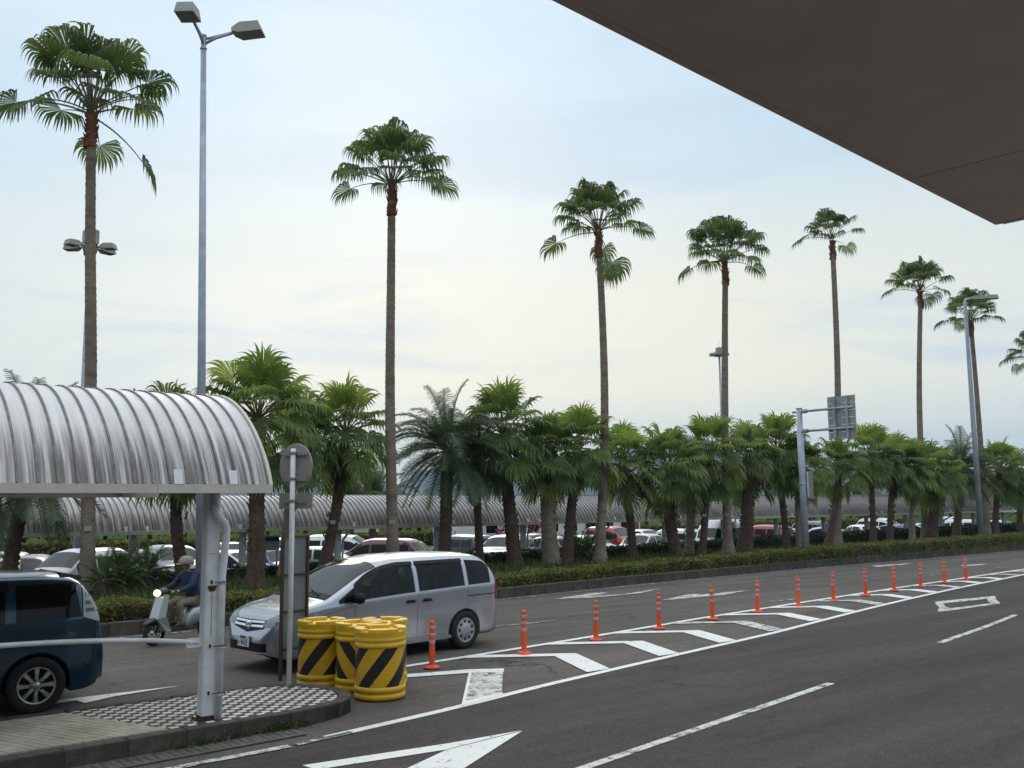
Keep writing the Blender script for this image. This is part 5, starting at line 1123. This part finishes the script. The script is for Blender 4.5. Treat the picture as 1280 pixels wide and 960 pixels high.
PK = [('hatchback', 30, 0, 34.6, -110, 'maroon', 'dark red hatchback parked beside the white pillar by the lawn'), ('hatchback', 6, 0, 39.0, -110, 'lime', 'lime green hatchback parked by the lawn at the picture edge'), ('hatchback', -4, 0, 33.0, -105, 'red', 'red hatchback mostly hidden behind the blue minivan roof'),
 ('compact_van', 98, 0, 33.6, -140, 'white', 'white minivan parked nose out behind the tall palm trunk by the blue car'), ('sedan', 188, 0, 38.5, -92, 'brown', 'reddish brown sedan parked behind the low cycads'), ('suv', 218, 0, 35.5, -95, 'grey', 'dark grey car parked behind the scooter rider'),
 ('sedan', 258, 0, 36.0, -92, 'white', 'white sedan parked behind the near walkway column'), ('hatchback', 290, 0, 41.5, -90, 'red', 'red hatchback parked beyond the near walkway column, second row'), ('sedan', 290, 0, 35.0, -60, 'pearl', 'pale sedan with dark windows beside the thick brown palm trunk'),
 ('suv', 345, 0, 40.5, -90, 'white', 'white tall car under the blue headed notice'), ('sedan', 347, 0, 34.9, -92, 'blue', 'dark blue sedan parked behind the notice board'), ('sedan', 402, 0, 35.2, -45, 'pale', 'pale greenish sedan parked behind the leaning palm'), ('compact_van', 432, 0, 41.0, -50, 'white', 'white minivan in the second row behind the leaning palm'),
 ('suv', 470, 0, 36.0, 128, 'maroon', 'maroon car showing its rear behind the silver minivan roof'), ('hatchback', 512, 0, 36.2, -92, 'white', 'white hatchback behind the tall palm trunk over the silver minivan'), ('suv', 578, 0, 37.5, 90, 'dark', 'black car seen between the drooping feather palm leaves'),
 ('suv', 630, 0, 34.4, -150, 'white', 'white boxy car parked just past the tail of the silver minivan'), ('sedan', 670, 0, 41.5, -92, 'dark', 'dark sedan in the second row left of the shaggy palm trunk'), ('hatchback', 684, 0, 36.0, 90, 'grey', 'dark grey hatchback with pale pillars beside the shaggy palm trunk'), ('sedan', 735, 0, 37.0, -92, 'pale', 'pale sedan behind the low cycad and tall palm'),
 ('compact_van', 768, 0, 41.0, -92, 'red', 'red car standing beyond the white hatchback'), ('hatchback', 800, 0, 34.2, -158, 'white', 'white hatchback parked nose out between two slim palm trunks'), ('sedan', 806, 0, 42.5, -92, 'white', 'white sedan in the second row above the white hatchback'), ('suv', 838, 0, 36.0, 92, 'pearl', 'pale wagon showing its rear beside the pair of palm trunks'),
 ('tall_van', 903, 0, 32.9, -160, 'white', 'white high-roofed van parked under the far walkway'), ('suv', 952, 0, 37.0, 92, 'red', 'red car parked at the rear of the high-roofed van'), ('sedan', 962, 0, 41.5, -92, 'maroon', 'dark maroon sedan behind the red car and white sedan'), ('sedan', 987, 0, 35.6, -95, 'white', 'white sedan parked behind the palm next to the gantry post'), ('suv', 1026, 0, 41.0, -92, 'grey', 'grey car under the big sign board'),
 ('sedan', 1036, 0, 36.0, -60, 'lightblue', 'pale blue sedan parked behind the leaning palm under the board'), ('hatchback', 1075, 0, 36.4, 60, 'white', 'white hatchback parked past the big sign board'), ('compact_van', 1106, 0, 41.5, -92, 'white', 'white minivan in the second row past the big sign board'), ('sedan', 1122, 0, 35.6, -92, 'blue', 'blue sedan parked before the thick flared palm trunk'), ('sedan', 1148, 0, 36.5, -92, 'pale', 'pale sedan hidden behind the thick flared palm trunk'),
 ('suv', 1193, 0, 35.4, 100, 'white', 'white car showing its red tail light near the far lamp post'), ('suv', 1190, 0, 42.0, -92, 'white', 'white car in the second row beyond the far lamp post'), ('sedan', 1252, 0, 36.5, -92, 'pearl', 'pale sedan parked past the far lamp post')]
for a in PK: park(*a)

# ------------------------------------------------------------------ things beyond the lot
p = at(37, 698, LOT); PIL = thing('masonry_pillar', 'white square pillar with a flat cap on the lawn behind the parked cars', 'pillar', (p.x, 44.5, LOT)); PIL.location.x = onY(37, 690, 44.5).x
b = MB(); b.box((-.55, -.55, 0), (.55, .55, 1.05)); b.obj('shaft', BRICK_W, PIL); b = MB(); b.cbox((-.66, -.66, 1.052), (.66, .66, 1.24), .03); b.obj('cap', BRICK_W, PIL)
def board(px, y, wd, z0, z1, m2, label, name='notice'):
    q = onY(px, 670, y); t = thing(name, label, 'notice board', (q.x, y, LOT)); 
    b = MB(); b.box((-wd / 2, -.03, z0 - LOT), (wd / 2, .03, z1 - LOT)); b.obj('panel', SIGNF, t)
    b = MB(); b.box((-wd / 2 + .03, -.036, z0 - LOT + (z1 - z0) * .62), (wd / 2 - .03, -.032, z1 - LOT - .04)); b.obj('header', m2, t)
    b = MB()
    for s_ in (-1, 1): b.box((s_ * wd * .4 - .03, .032, 0), (s_ * wd * .4 + .03, .09, z1 - LOT - .1))
    b.obj('leg', GALV, t)
    b = MB()
    for i in range(3): b.box((-wd * .3, -.036, z0 - LOT + .1 + i * .16), (wd * (.1 + .1 * (i % 2)), -.033, z0 - LOT + .15 + i * .16))
    b.obj('notice_text', CARP['pale'], t); return t
BLUEH = mat('blue_header', (.03, .22, .45), .5)
NB = onY(340, 672, 31.9)
board(340, 34.0, .58, .88, 1.42, BLUEH, 'small blue headed notice standing among the parked cars beside a palm trunk')
LITW = newmat('lit_sign')[0]; LITW.node_tree.nodes['Principled BSDF'].inputs['Base Color'].default_value = (.85, .7, .6, 1)
LITW.node_tree.nodes['Principled BSDF'].inputs['Emission Color'].default_value = (1, .85, .7, 1); LITW.node_tree.nodes['Principled BSDF'].inputs['Emission Strength'].default_value = .55
t = board(458, 58, 1.9, .75, 1.75, CARP['red'], 'lit red white and blue sign panel under the far walkway roof', 'lit_sign'); t.children[0].material_slots[0].link = 'OBJECT'; t.children[0].material_slots[0].material = LITW
board(564, 48, .8, 1.0, 1.5, BLUEH, 'small dark blue notice behind the feather palm')
board(835, 52, 1.1, .9, 1.9, CARP['red'], 'red headed sign panel under the far walkway by the high-roofed van')
# low white kiosk building
q = onY(770, 660, 60); KI = thing('kiosk_building', 'low white building with windows seen under the far walkway roof', 'building', (q.x - 6, 60, LOT))
b = MB(); b.box((-9, 0, 0), (9, 6, 2.6)); b.obj('wall', BRICK_W, KI); b = MB(); b.cbox((-9.4, -.5, 2.605), (9.4, 6.4, 2.85), .03); b.obj('roof', GREY, KI)
for i in range(8):
    b = MB(); b.box((-8.2 + i * 2.1, -.035, .9), (-6.9 + i * 2.1, -.005, 2.0)); wn_ = b.obj('window', WHITEP, KI); b = MB(); b.box((-8.12 + i * 2.1, -.045, .98), (-6.98 + i * 2.1, -.038, 1.92)); b.obj('pane', GLASS, wn_)
b = MB(); b.box((8.0, -.04, 0), (8.8, -.006, 2.1)); b.obj('door', CARP['brown'], KI)
# a bougainvillea bush, far phoenix palms, a belt of broadleaf trees
def bush(px, y, rad, h, m, label, name='flowering_bush'):
    q = onY(px, 660, y); t = thing(name, label, 'bush', (q.x, y, LOT)); n = 900
    v_ = rs.normal(size=(n, 3)); v_ /= np.linalg.norm(v_, axis=1)[:, None]; v_ *= rs.uniform(.5, 1.0, n)[:, None] ** .4
    pos = v_ * np.array([rad, rad, h / 2]) + np.array([0, 0, h / 2]); quads('leaves', leafcards(pos, .13), m, t)
    b = MB(); b.tube([(0, 0, 0), (0, 0, h * .6)], .08, 6); b.obj('stem', BARKB, t)
bush(655, 56, 2.2, 2.3, MAGENTA, 'magenta flowering bush beyond the parked cars')
for k, (px, s_) in enumerate([(437, 1.0), (468, 1.15), (1075, 1.0), (1012, .95)]):
    q = onY(px, 620, 52 + 3 * k); t = thing('feather_palm', ['feather palm peeping over the far walkway ridge behind the round sign', 'second feather palm peeping over the far walkway ridge, behind the leaning palm', 'distant feather palm behind the bright palm by the sign board', 'distant feather palm behind the gantry post'][k], 'palm tree', (q.x, q.y, LOT), 0, 'feather palms beyond the far walkway')
    b = MB(); trunk_mesh(b, Vector((0, 0, 0)), Vector((0, 0, 3.3)), .25, .22, .05, k, 12, .14, 10); b.obj('trunk', TRUNK2, t); crown(t, Vector((q.x, q.y, LOT + 3.3)), {'f': FTH}, [(80, 4, 'f'), (62, 7, 'f'), (45, 7, 'f'), (28, 6, 'f'), (8, 5, 'f')], s_, 900 + k)
def tree_meshes(seed):
    r = np.random.RandomState(seed); P = []
    for i in range(26):
        c = np.array([r.normal(0, 1.3), r.normal(0, 1.3), r.uniform(2.0, 5.0)]); n = 70; v_ = r.normal(size=(n, 3)) * np.array([.62, .62, .45]); P.append(c + v_)
    cr = quads('crown', leafcards(np.concatenate(P), .24), BROAD); me = cr.data; bpy.data.objects.remove(cr)
    b = MB(); b.tube([(0, 0, 0), (.1, 0, 1.6), (0, .1, 3.2)], [.2, .15, .08], 8)
    for k in range(5): a = k * 1.26; b.tube([(.05, 0, 1.5 + .2 * k), (math.cos(a) * .7, math.sin(a) * .7, 2.8 + .2 * k), (math.cos(a) * 1.3, math.sin(a) * 1.3, 3.5 + .2 * k)], [.08, .05, .02], 5)
    return me, b.mesh('trunk', BARKB)
TMS = [tree_meshes(s_) for s_ in (1, 2, 3)]
for k in range(44):
    px = -30 + k * 31 + random.uniform(-10, 10); y = 84 + random.uniform(-6, 22); q = onY(px, 640, y)
    t = thing('broadleaf_tree', 'dark green broadleaf tree in the row beyond the lawn and parking lot', 'tree', (q.x, y, LOT), random.uniform(0, 6), 'broadleaf trees beyond the parking lot')
    s_ = random.uniform(.75, 1.15) * (1.0 if px < 1000 else 1.25); t.scale = (s_ * 1.3, s_ * 1.3, s_ * .72); cm_, tm_ = TMS[k % 3]; link('crown', cm_, t); link('trunk', tm_, t)
hedge('lawn_hedge', lambda x: 66.0, 1.2, lambda x: 1.0, 12, 120, HEDGE_F, 9000, .16, 'rounded green hedge at the back of the lawn beyond the cars', LOT)

# ------------------------------------------------------------------ scooter and rider
sx, sy = 6.60, 18.08
SCO = thing('scooter', 'silver and black scooter with its headlight on, passing behind the walkway column', 'scooter', (sx, sy, .006), math.pi + R(16))
SCO.scale = (.94, .94, .94)
GREYS = carpaint('scooter_silver', (.42, .44, .46), .4, .35); DKG = mat('scooter_dark', (.035, .036, .04), .4)
for x_, r_ in ((.64, .235), (-.60, .235)):
    wl = link('wheel', None, SCO, (x_, 0, r_)); b = MB(); b.lathe([(.155, -.04), (.215, -.05), (.235, -.02), (.235, .02), (.215, .05), (.155, .04), (.155, -.04)], 24, (0, 0, 0), 0, True, 'Y'); b.obj('tyre', RUBBER, wl)
    b = MB(); b.lathe([(.16, -.03), (.15, .0), (.16, .03)], 20, (0, 0, 0), 0, True, 'Y'); b.lathe([(.05, -.05), (.05, .05)], 10, (0, 0, 0), 0, True, 'Y')
    for k in range(5): a = k * 1.2566; b.tube([(.03 * math.cos(a), 0, .03 * math.sin(a)), (.155 * math.cos(a), 0, .155 * math.sin(a))], .014, 5)
    b.obj('rim', ALLOY, wl)
def loft(b, secs, m=0, sm=True):   # secs: list of (x, halfwidth, z_low, z_high)
    vs = []; K = 10
    for x_, hw_, zl, zh in secs:
        for k in range(K):
            a = 2 * math.pi * k / K; c_, s_ = math.cos(a), math.sin(a); sgn = lambda v_: (abs(v_) ** .7) * (1 if v_ > 0 else -1)
            vs.append((x_, hw_ * sgn(c_), (zl + zh) / 2 + (zh - zl) / 2 * sgn(s_)))
    n = len(secs); b.add(vs, [(i * K + k, (i + 1) * K + k, (i + 1) * K + (k + 1) % K, i * K + (k + 1) % K) for i in range(n - 1) for k in range(K)] + [tuple(range(K)), tuple((n - 1) * K + k for k in range(K - 1, -1, -1))], m, sm)
b = MB(); loft(b, [(-.95, .06, .60, .68), (-.80, .13, .46, .70), (-.45, .17, .36, .72), (-.15, .17, .32, .70), (.0, .14, .26, .52), (.06, .12, .24, .36)]); b.obj('rear_body', GREYS, SCO)
b = MB(); loft(b, [(-.85, .10, .70, .74), (-.6, .14, .70, .78), (-.2, .14, .69, .77), (.0, .09, .68, .73)]); b.obj('seat', BLACK, SCO)
b = MB(); b.box((-.05, -.16, .24), (.42, .16, .30)); b.obj('footboard', DKG, SCO)
b = MB(); b.add([(.36, -.17, .26), (.36, .17, .26), (.52, .20, .55), (.52, -.20, .55), (.44, .17, .95), (.44, -.17, .95), (.47, -.17, .25), (.47, .17, .25), (.66, .14, .50), (.66, -.14, .50), (.52, .12, .97), (.52, -.12, .97)],
      [(0, 1, 2, 3), (3, 2, 4, 5), (6, 9, 8, 7), (9, 11, 10, 8), (0, 6, 7, 1), (1, 7, 8, 2), (2, 8, 10, 4), (0, 3, 9, 6), (3, 5, 11, 9), (5, 4, 10, 11)], 0); b.obj('leg_shield', GREYS, SCO)
b = MB(); loft(b, [(.36, .05, .40, .44), (.50, .09, .42, .52), (.70, .10, .44, .53), (.86, .06, .38, .44)]); b.obj('front_fender', DKG, SCO)
b = MB()
for s_ in (-1, 1): b.tube([(.48, s_ * .05, .80), (.64, s_ * .07, .235)], .022, 8)
b.obj('fork', DKG, SCO)
b = MB(); loft(b, [(.34, .06, .96, 1.04), (.44, .15, .92, 1.08), (.56, .12, .93, 1.06), (.60, .08, .95, 1.03)]); b.tube([(.40, -.33, 1.03), (.42, -.12, 1.02), (.42, .12, 1.02), (.40, .33, 1.03)], .016, 8); b.obj('handlebar', DKG, SCO)
HL = newmat('headlight_on')[0]; hp = HL.node_tree.nodes['Principled BSDF']; hp.inputs['Base Color'].default_value = (1, .85, .6, 1); hp.inputs['Emission Color'].default_value = (1, .78, .45, 1); hp.inputs['Emission Strength'].default_value = 2.2
b = MB(); b.lathe([(.0, .035), (.05, .025), (.085, .0), (.08, -.02)], 16, (0, 0, 0), 0, True, 'Z', Matrix.Translation((.605, 0, .99)) @ Matrix.Rotation(R(80), 4, 'Y') @ Matrix.Diagonal((.75, 1.3, 1, 1))); b.obj('headlight', HL, SCO)
for s_ in (-1, 1):
    b = MB(); b.tube([(.40, s_ * .24, 1.04), (.38, s_ * .30, 1.20)], .007, 5); b.lathe([(0, -.01), (.055, 0), (0, .012)], 12, (0, 0, 0), 0, True, 'Z', Matrix.Translation((.38, s_ * .31, 1.23)) @ Matrix.Rotation(R(90), 4, 'Y')); b.obj('mirror', BLACK, SCO)
b = MB(); b.tube([(-.25, -.16, .26), (-.55, -.18, .30), (-.85, -.18, .36)], [.03, .055, .06], 10); b.obj('exhaust', GREYS, SCO)
b = MB(); b.box((-.97, -.08, .60), (-.945, .08, .66)); b.obj('tail_light', REDL, SCO)
def skin(name, verts, edges, rads, m, parent, root_i=0, sub=2):
    me = bpy.data.meshes.new(name); me.from_pydata(verts, edges, []); o = bpy.data.objects.new(name, me); col.objects.link(o)
    sk = o.modifiers.new('s', 'SKIN'); sd = me.skin_vertices[0].data
    for i, r_ in enumerate(rads): sd[i].radius = r_ if hasattr(r_, '__len__') else (r_, r_); sd[i].use_root = (i == root_i)
    sk.use_smooth_shade = True; ss = o.modifiers.new('d', 'SUBSURF'); ss.levels = sub; ss.render_levels = sub
    dg = bpy.context.evaluated_depsgraph_get(); dg.update(); nm = bpy.data.meshes.new_from_object(o.evaluated_get(dg)); bpy.data.objects.remove(o)
    nm.materials.clear(); nm.materials.append(m)
    for p_ in nm.polygons: p_.use_smooth = True
    return link(name, nm, parent)
SKINM = mat('skin', (.38, .22, .15), .6, var=.08); JACK = mat('navy_jacket', (.012, .024, .065), .8, var=.3, scale=9, bump=.3, bscale=14); TROU = mat('khaki_trousers', (.21, .18, .13), .85, var=.2, scale=8, bump=.3, bscale=16); HELM = mat('beige_helmet', (.25, .215, .155), .45, var=.15); SHOE = mat('dark_shoe', (.05, .04, .035), .7); GLOVE = SKINM
PER = thing('person', 'person in navy jacket, khaki trousers and beige helmet riding the scooter', 'person', (sx, sy, .006), math.pi + R(16))
PER.scale = (.94, .94, .875); PER.location.z = .042
V = [(-.22, 0, .84), (-.20, 0, 1.00), (-.15, 0, 1.20), (-.11, 0, 1.34), (-.08, 0, 1.43), (-.05, 0, 1.50), (-.035, 0, 1.60)]; E_ = [(0, 1), (1, 2), (2, 3), (3, 4), (4, 5), (5, 6)]; Rd = [.12, .115, .13, .10, .05, .075, .085]
def limb(pts, rr, start):
    a = start
    for p_, r_ in zip(pts, rr): V.append(p_); Rd.append(r_); E_.append((a, len(V) - 1)); a = len(V) - 1
    return a
for s_ in (-1, 1):
    h_ = limb([(-.12, s_ * .19, 1.36), (.02, s_ * .26, 1.14), (.30, s_ * .27, 1.05), (.38, s_ * .27, 1.045)], [.06, .048, .034, .03], 3)
    for k in range(4): limb([(.425, s_ * (.235 + .024 * k), 1.062), (.452, s_ * (.235 + .024 * k), 1.05 - .003 * k), (.452, s_ * (.235 + .024 * k), 1.022), (.43, s_ * (.235 + .024 * k), 1.008)][:4 if k < 3 else 3], [.010, .009, .009, .008], h_)
    limb([(.39, s_ * .225, 1.02), (.41, s_ * .215, 1.0)], [.011, .009], h_)
    limb([(-.18, s_ * .10, .80), (.20, s_ * .15, .79), (.16, s_ * .14, .42), (.14, s_ * .14, .36), (.26, s_ * .15, .335)], [.085, .062, .045, .035, .03], 0)
body = skin('body', V, E_, Rd, SKINM, PER)
V = [(-.22, 0, .82), (-.20, 0, 1.00), (-.15, 0, 1.20), (-.11, 0, 1.345), (-.085, 0, 1.42)]; E_ = [(0, 1), (1, 2), (2, 3), (3, 4)]; Rd = [(.17, .15), (.17, .14), (.19, .15), (.14, .12), .065]
for s_ in (-1, 1): limb([(-.12, s_ * .20, 1.365), (.02, s_ * .275, 1.14), (.18, s_ * .275, 1.085), (.31, s_ * .27, 1.05)], [.082, .070, .058, .05], 3)
skin('jacket', V, E_, Rd, JACK, PER)
V = [(-.22, 0, .83)]; E_ = []; Rd = [(.15, .11)]
for s_ in (-1, 1): limb([(-.16, s_ * .10, .80), (.03, s_ * .135, .80), (.20, s_ * .155, .785), (.17, s_ * .145, .58), (.14, s_ * .14, .40)], [.10, .095, .08, .075, .068], 0)
skin('trousers', V, E_, Rd, TROU, PER)
b = MB(); b.lathe([(.0, .150), (.06, .142), (.105, .112), (.132, .062), (.138, .01), (.134, -.03), (.125, -.032), (.128, .01), (.0, .11)], 20, (0, 0, 0), 0, True, 'Z', Matrix.Translation((-.04, 0, 1.60)) @ Matrix.Rotation(R(-6), 4, 'Y') @ Matrix.Diagonal((1.12, 1, 1.05, 1))); b.add([(.09, -.10, 1.60), (.09, .10, 1.60), (.17, .07, 1.585), (.17, -.07, 1.585)], [(0, 1, 2, 3)[::-1]]); b.obj('helmet', HELM, PER)
b = MB(); b.tube([(.06, 0, 1.55), (.085, 0, 1.545)], [.02, .01], 6); b.obj('nose', SKINM, PER)
for s_ in (-1, 1):
    b = MB(); b.lathe([(0, .010), (.012, .004), (0, -.006)], 8, (.052, s_ * .032, 1.575)); b.obj('eye', BLACK, PER)
    b = MB(); b.tube([(-.06, s_ * .135, 1.55), (.02, s_ * .06, 1.475)], .008, 5); b.obj('helmet_strap', BLACK, PER)
    b = MB(); loft(b, [(.05, .04, .305, .37), (.14, .045, .305, .40), (.24, .045, .305, .36), (.32, .03, .305, .335)]); b.obj('shoe', SHOE, PER, (0, s_ * .145, 0))

# ------------------------------------------------------------------ hills and the haze between
hl = MB(); n = 90; vs = []
for i in range(n + 1):
    a = R(-35 + 150 * i / n); hgt = 62 + 22 * math.sin(i * .31) + 14 * math.sin(i * .83 + 1) + 8 * math.sin(i * 2.1)
    for rr, hh in ((2200, -8), (2500, hgt * .9), (2850, hgt * 1.9), (3150, hgt * 2.25), (3700, -8)): vs.append((math.cos(a) * rr, math.sin(a) * rr, hh + (random.uniform(-2, 2) if hh > 0 else 0)))
hl.add(vs, [(i * 5 + j, (i + 1) * 5 + j, (i + 1) * 5 + j + 1, i * 5 + j + 1) for i in range(n) for j in range(4)], 0, True)
struct('hills', hl, mat('forest_hill', (.035, .055, .03), .95, var=.4, scale=.012, detail=8))
HAZE = True
if HAZE:
    hb = MB(); hb.box((-3900, -3900, LOT - 1.1), (3900, 3900, 270)); hm = bpy.data.materials.new('haze'); hm.use_nodes = True; t = hm.node_tree; t.nodes.clear()
    o_ = t.nodes.new('ShaderNodeOutputMaterial'); pv = t.nodes.new('ShaderNodeVolumePrincipled'); pv.inputs['Color'].default_value = (.45, .66, .95, 1); pv.inputs['Density'].default_value = .00017; pv.inputs['Anisotropy'].default_value = .1
    t.links.new(pv.outputs[0], o_.inputs['Volume']); tag(hb.obj('haze', hm), 'thin blue evening haze over the whole place', 'haze', kind='stuff')
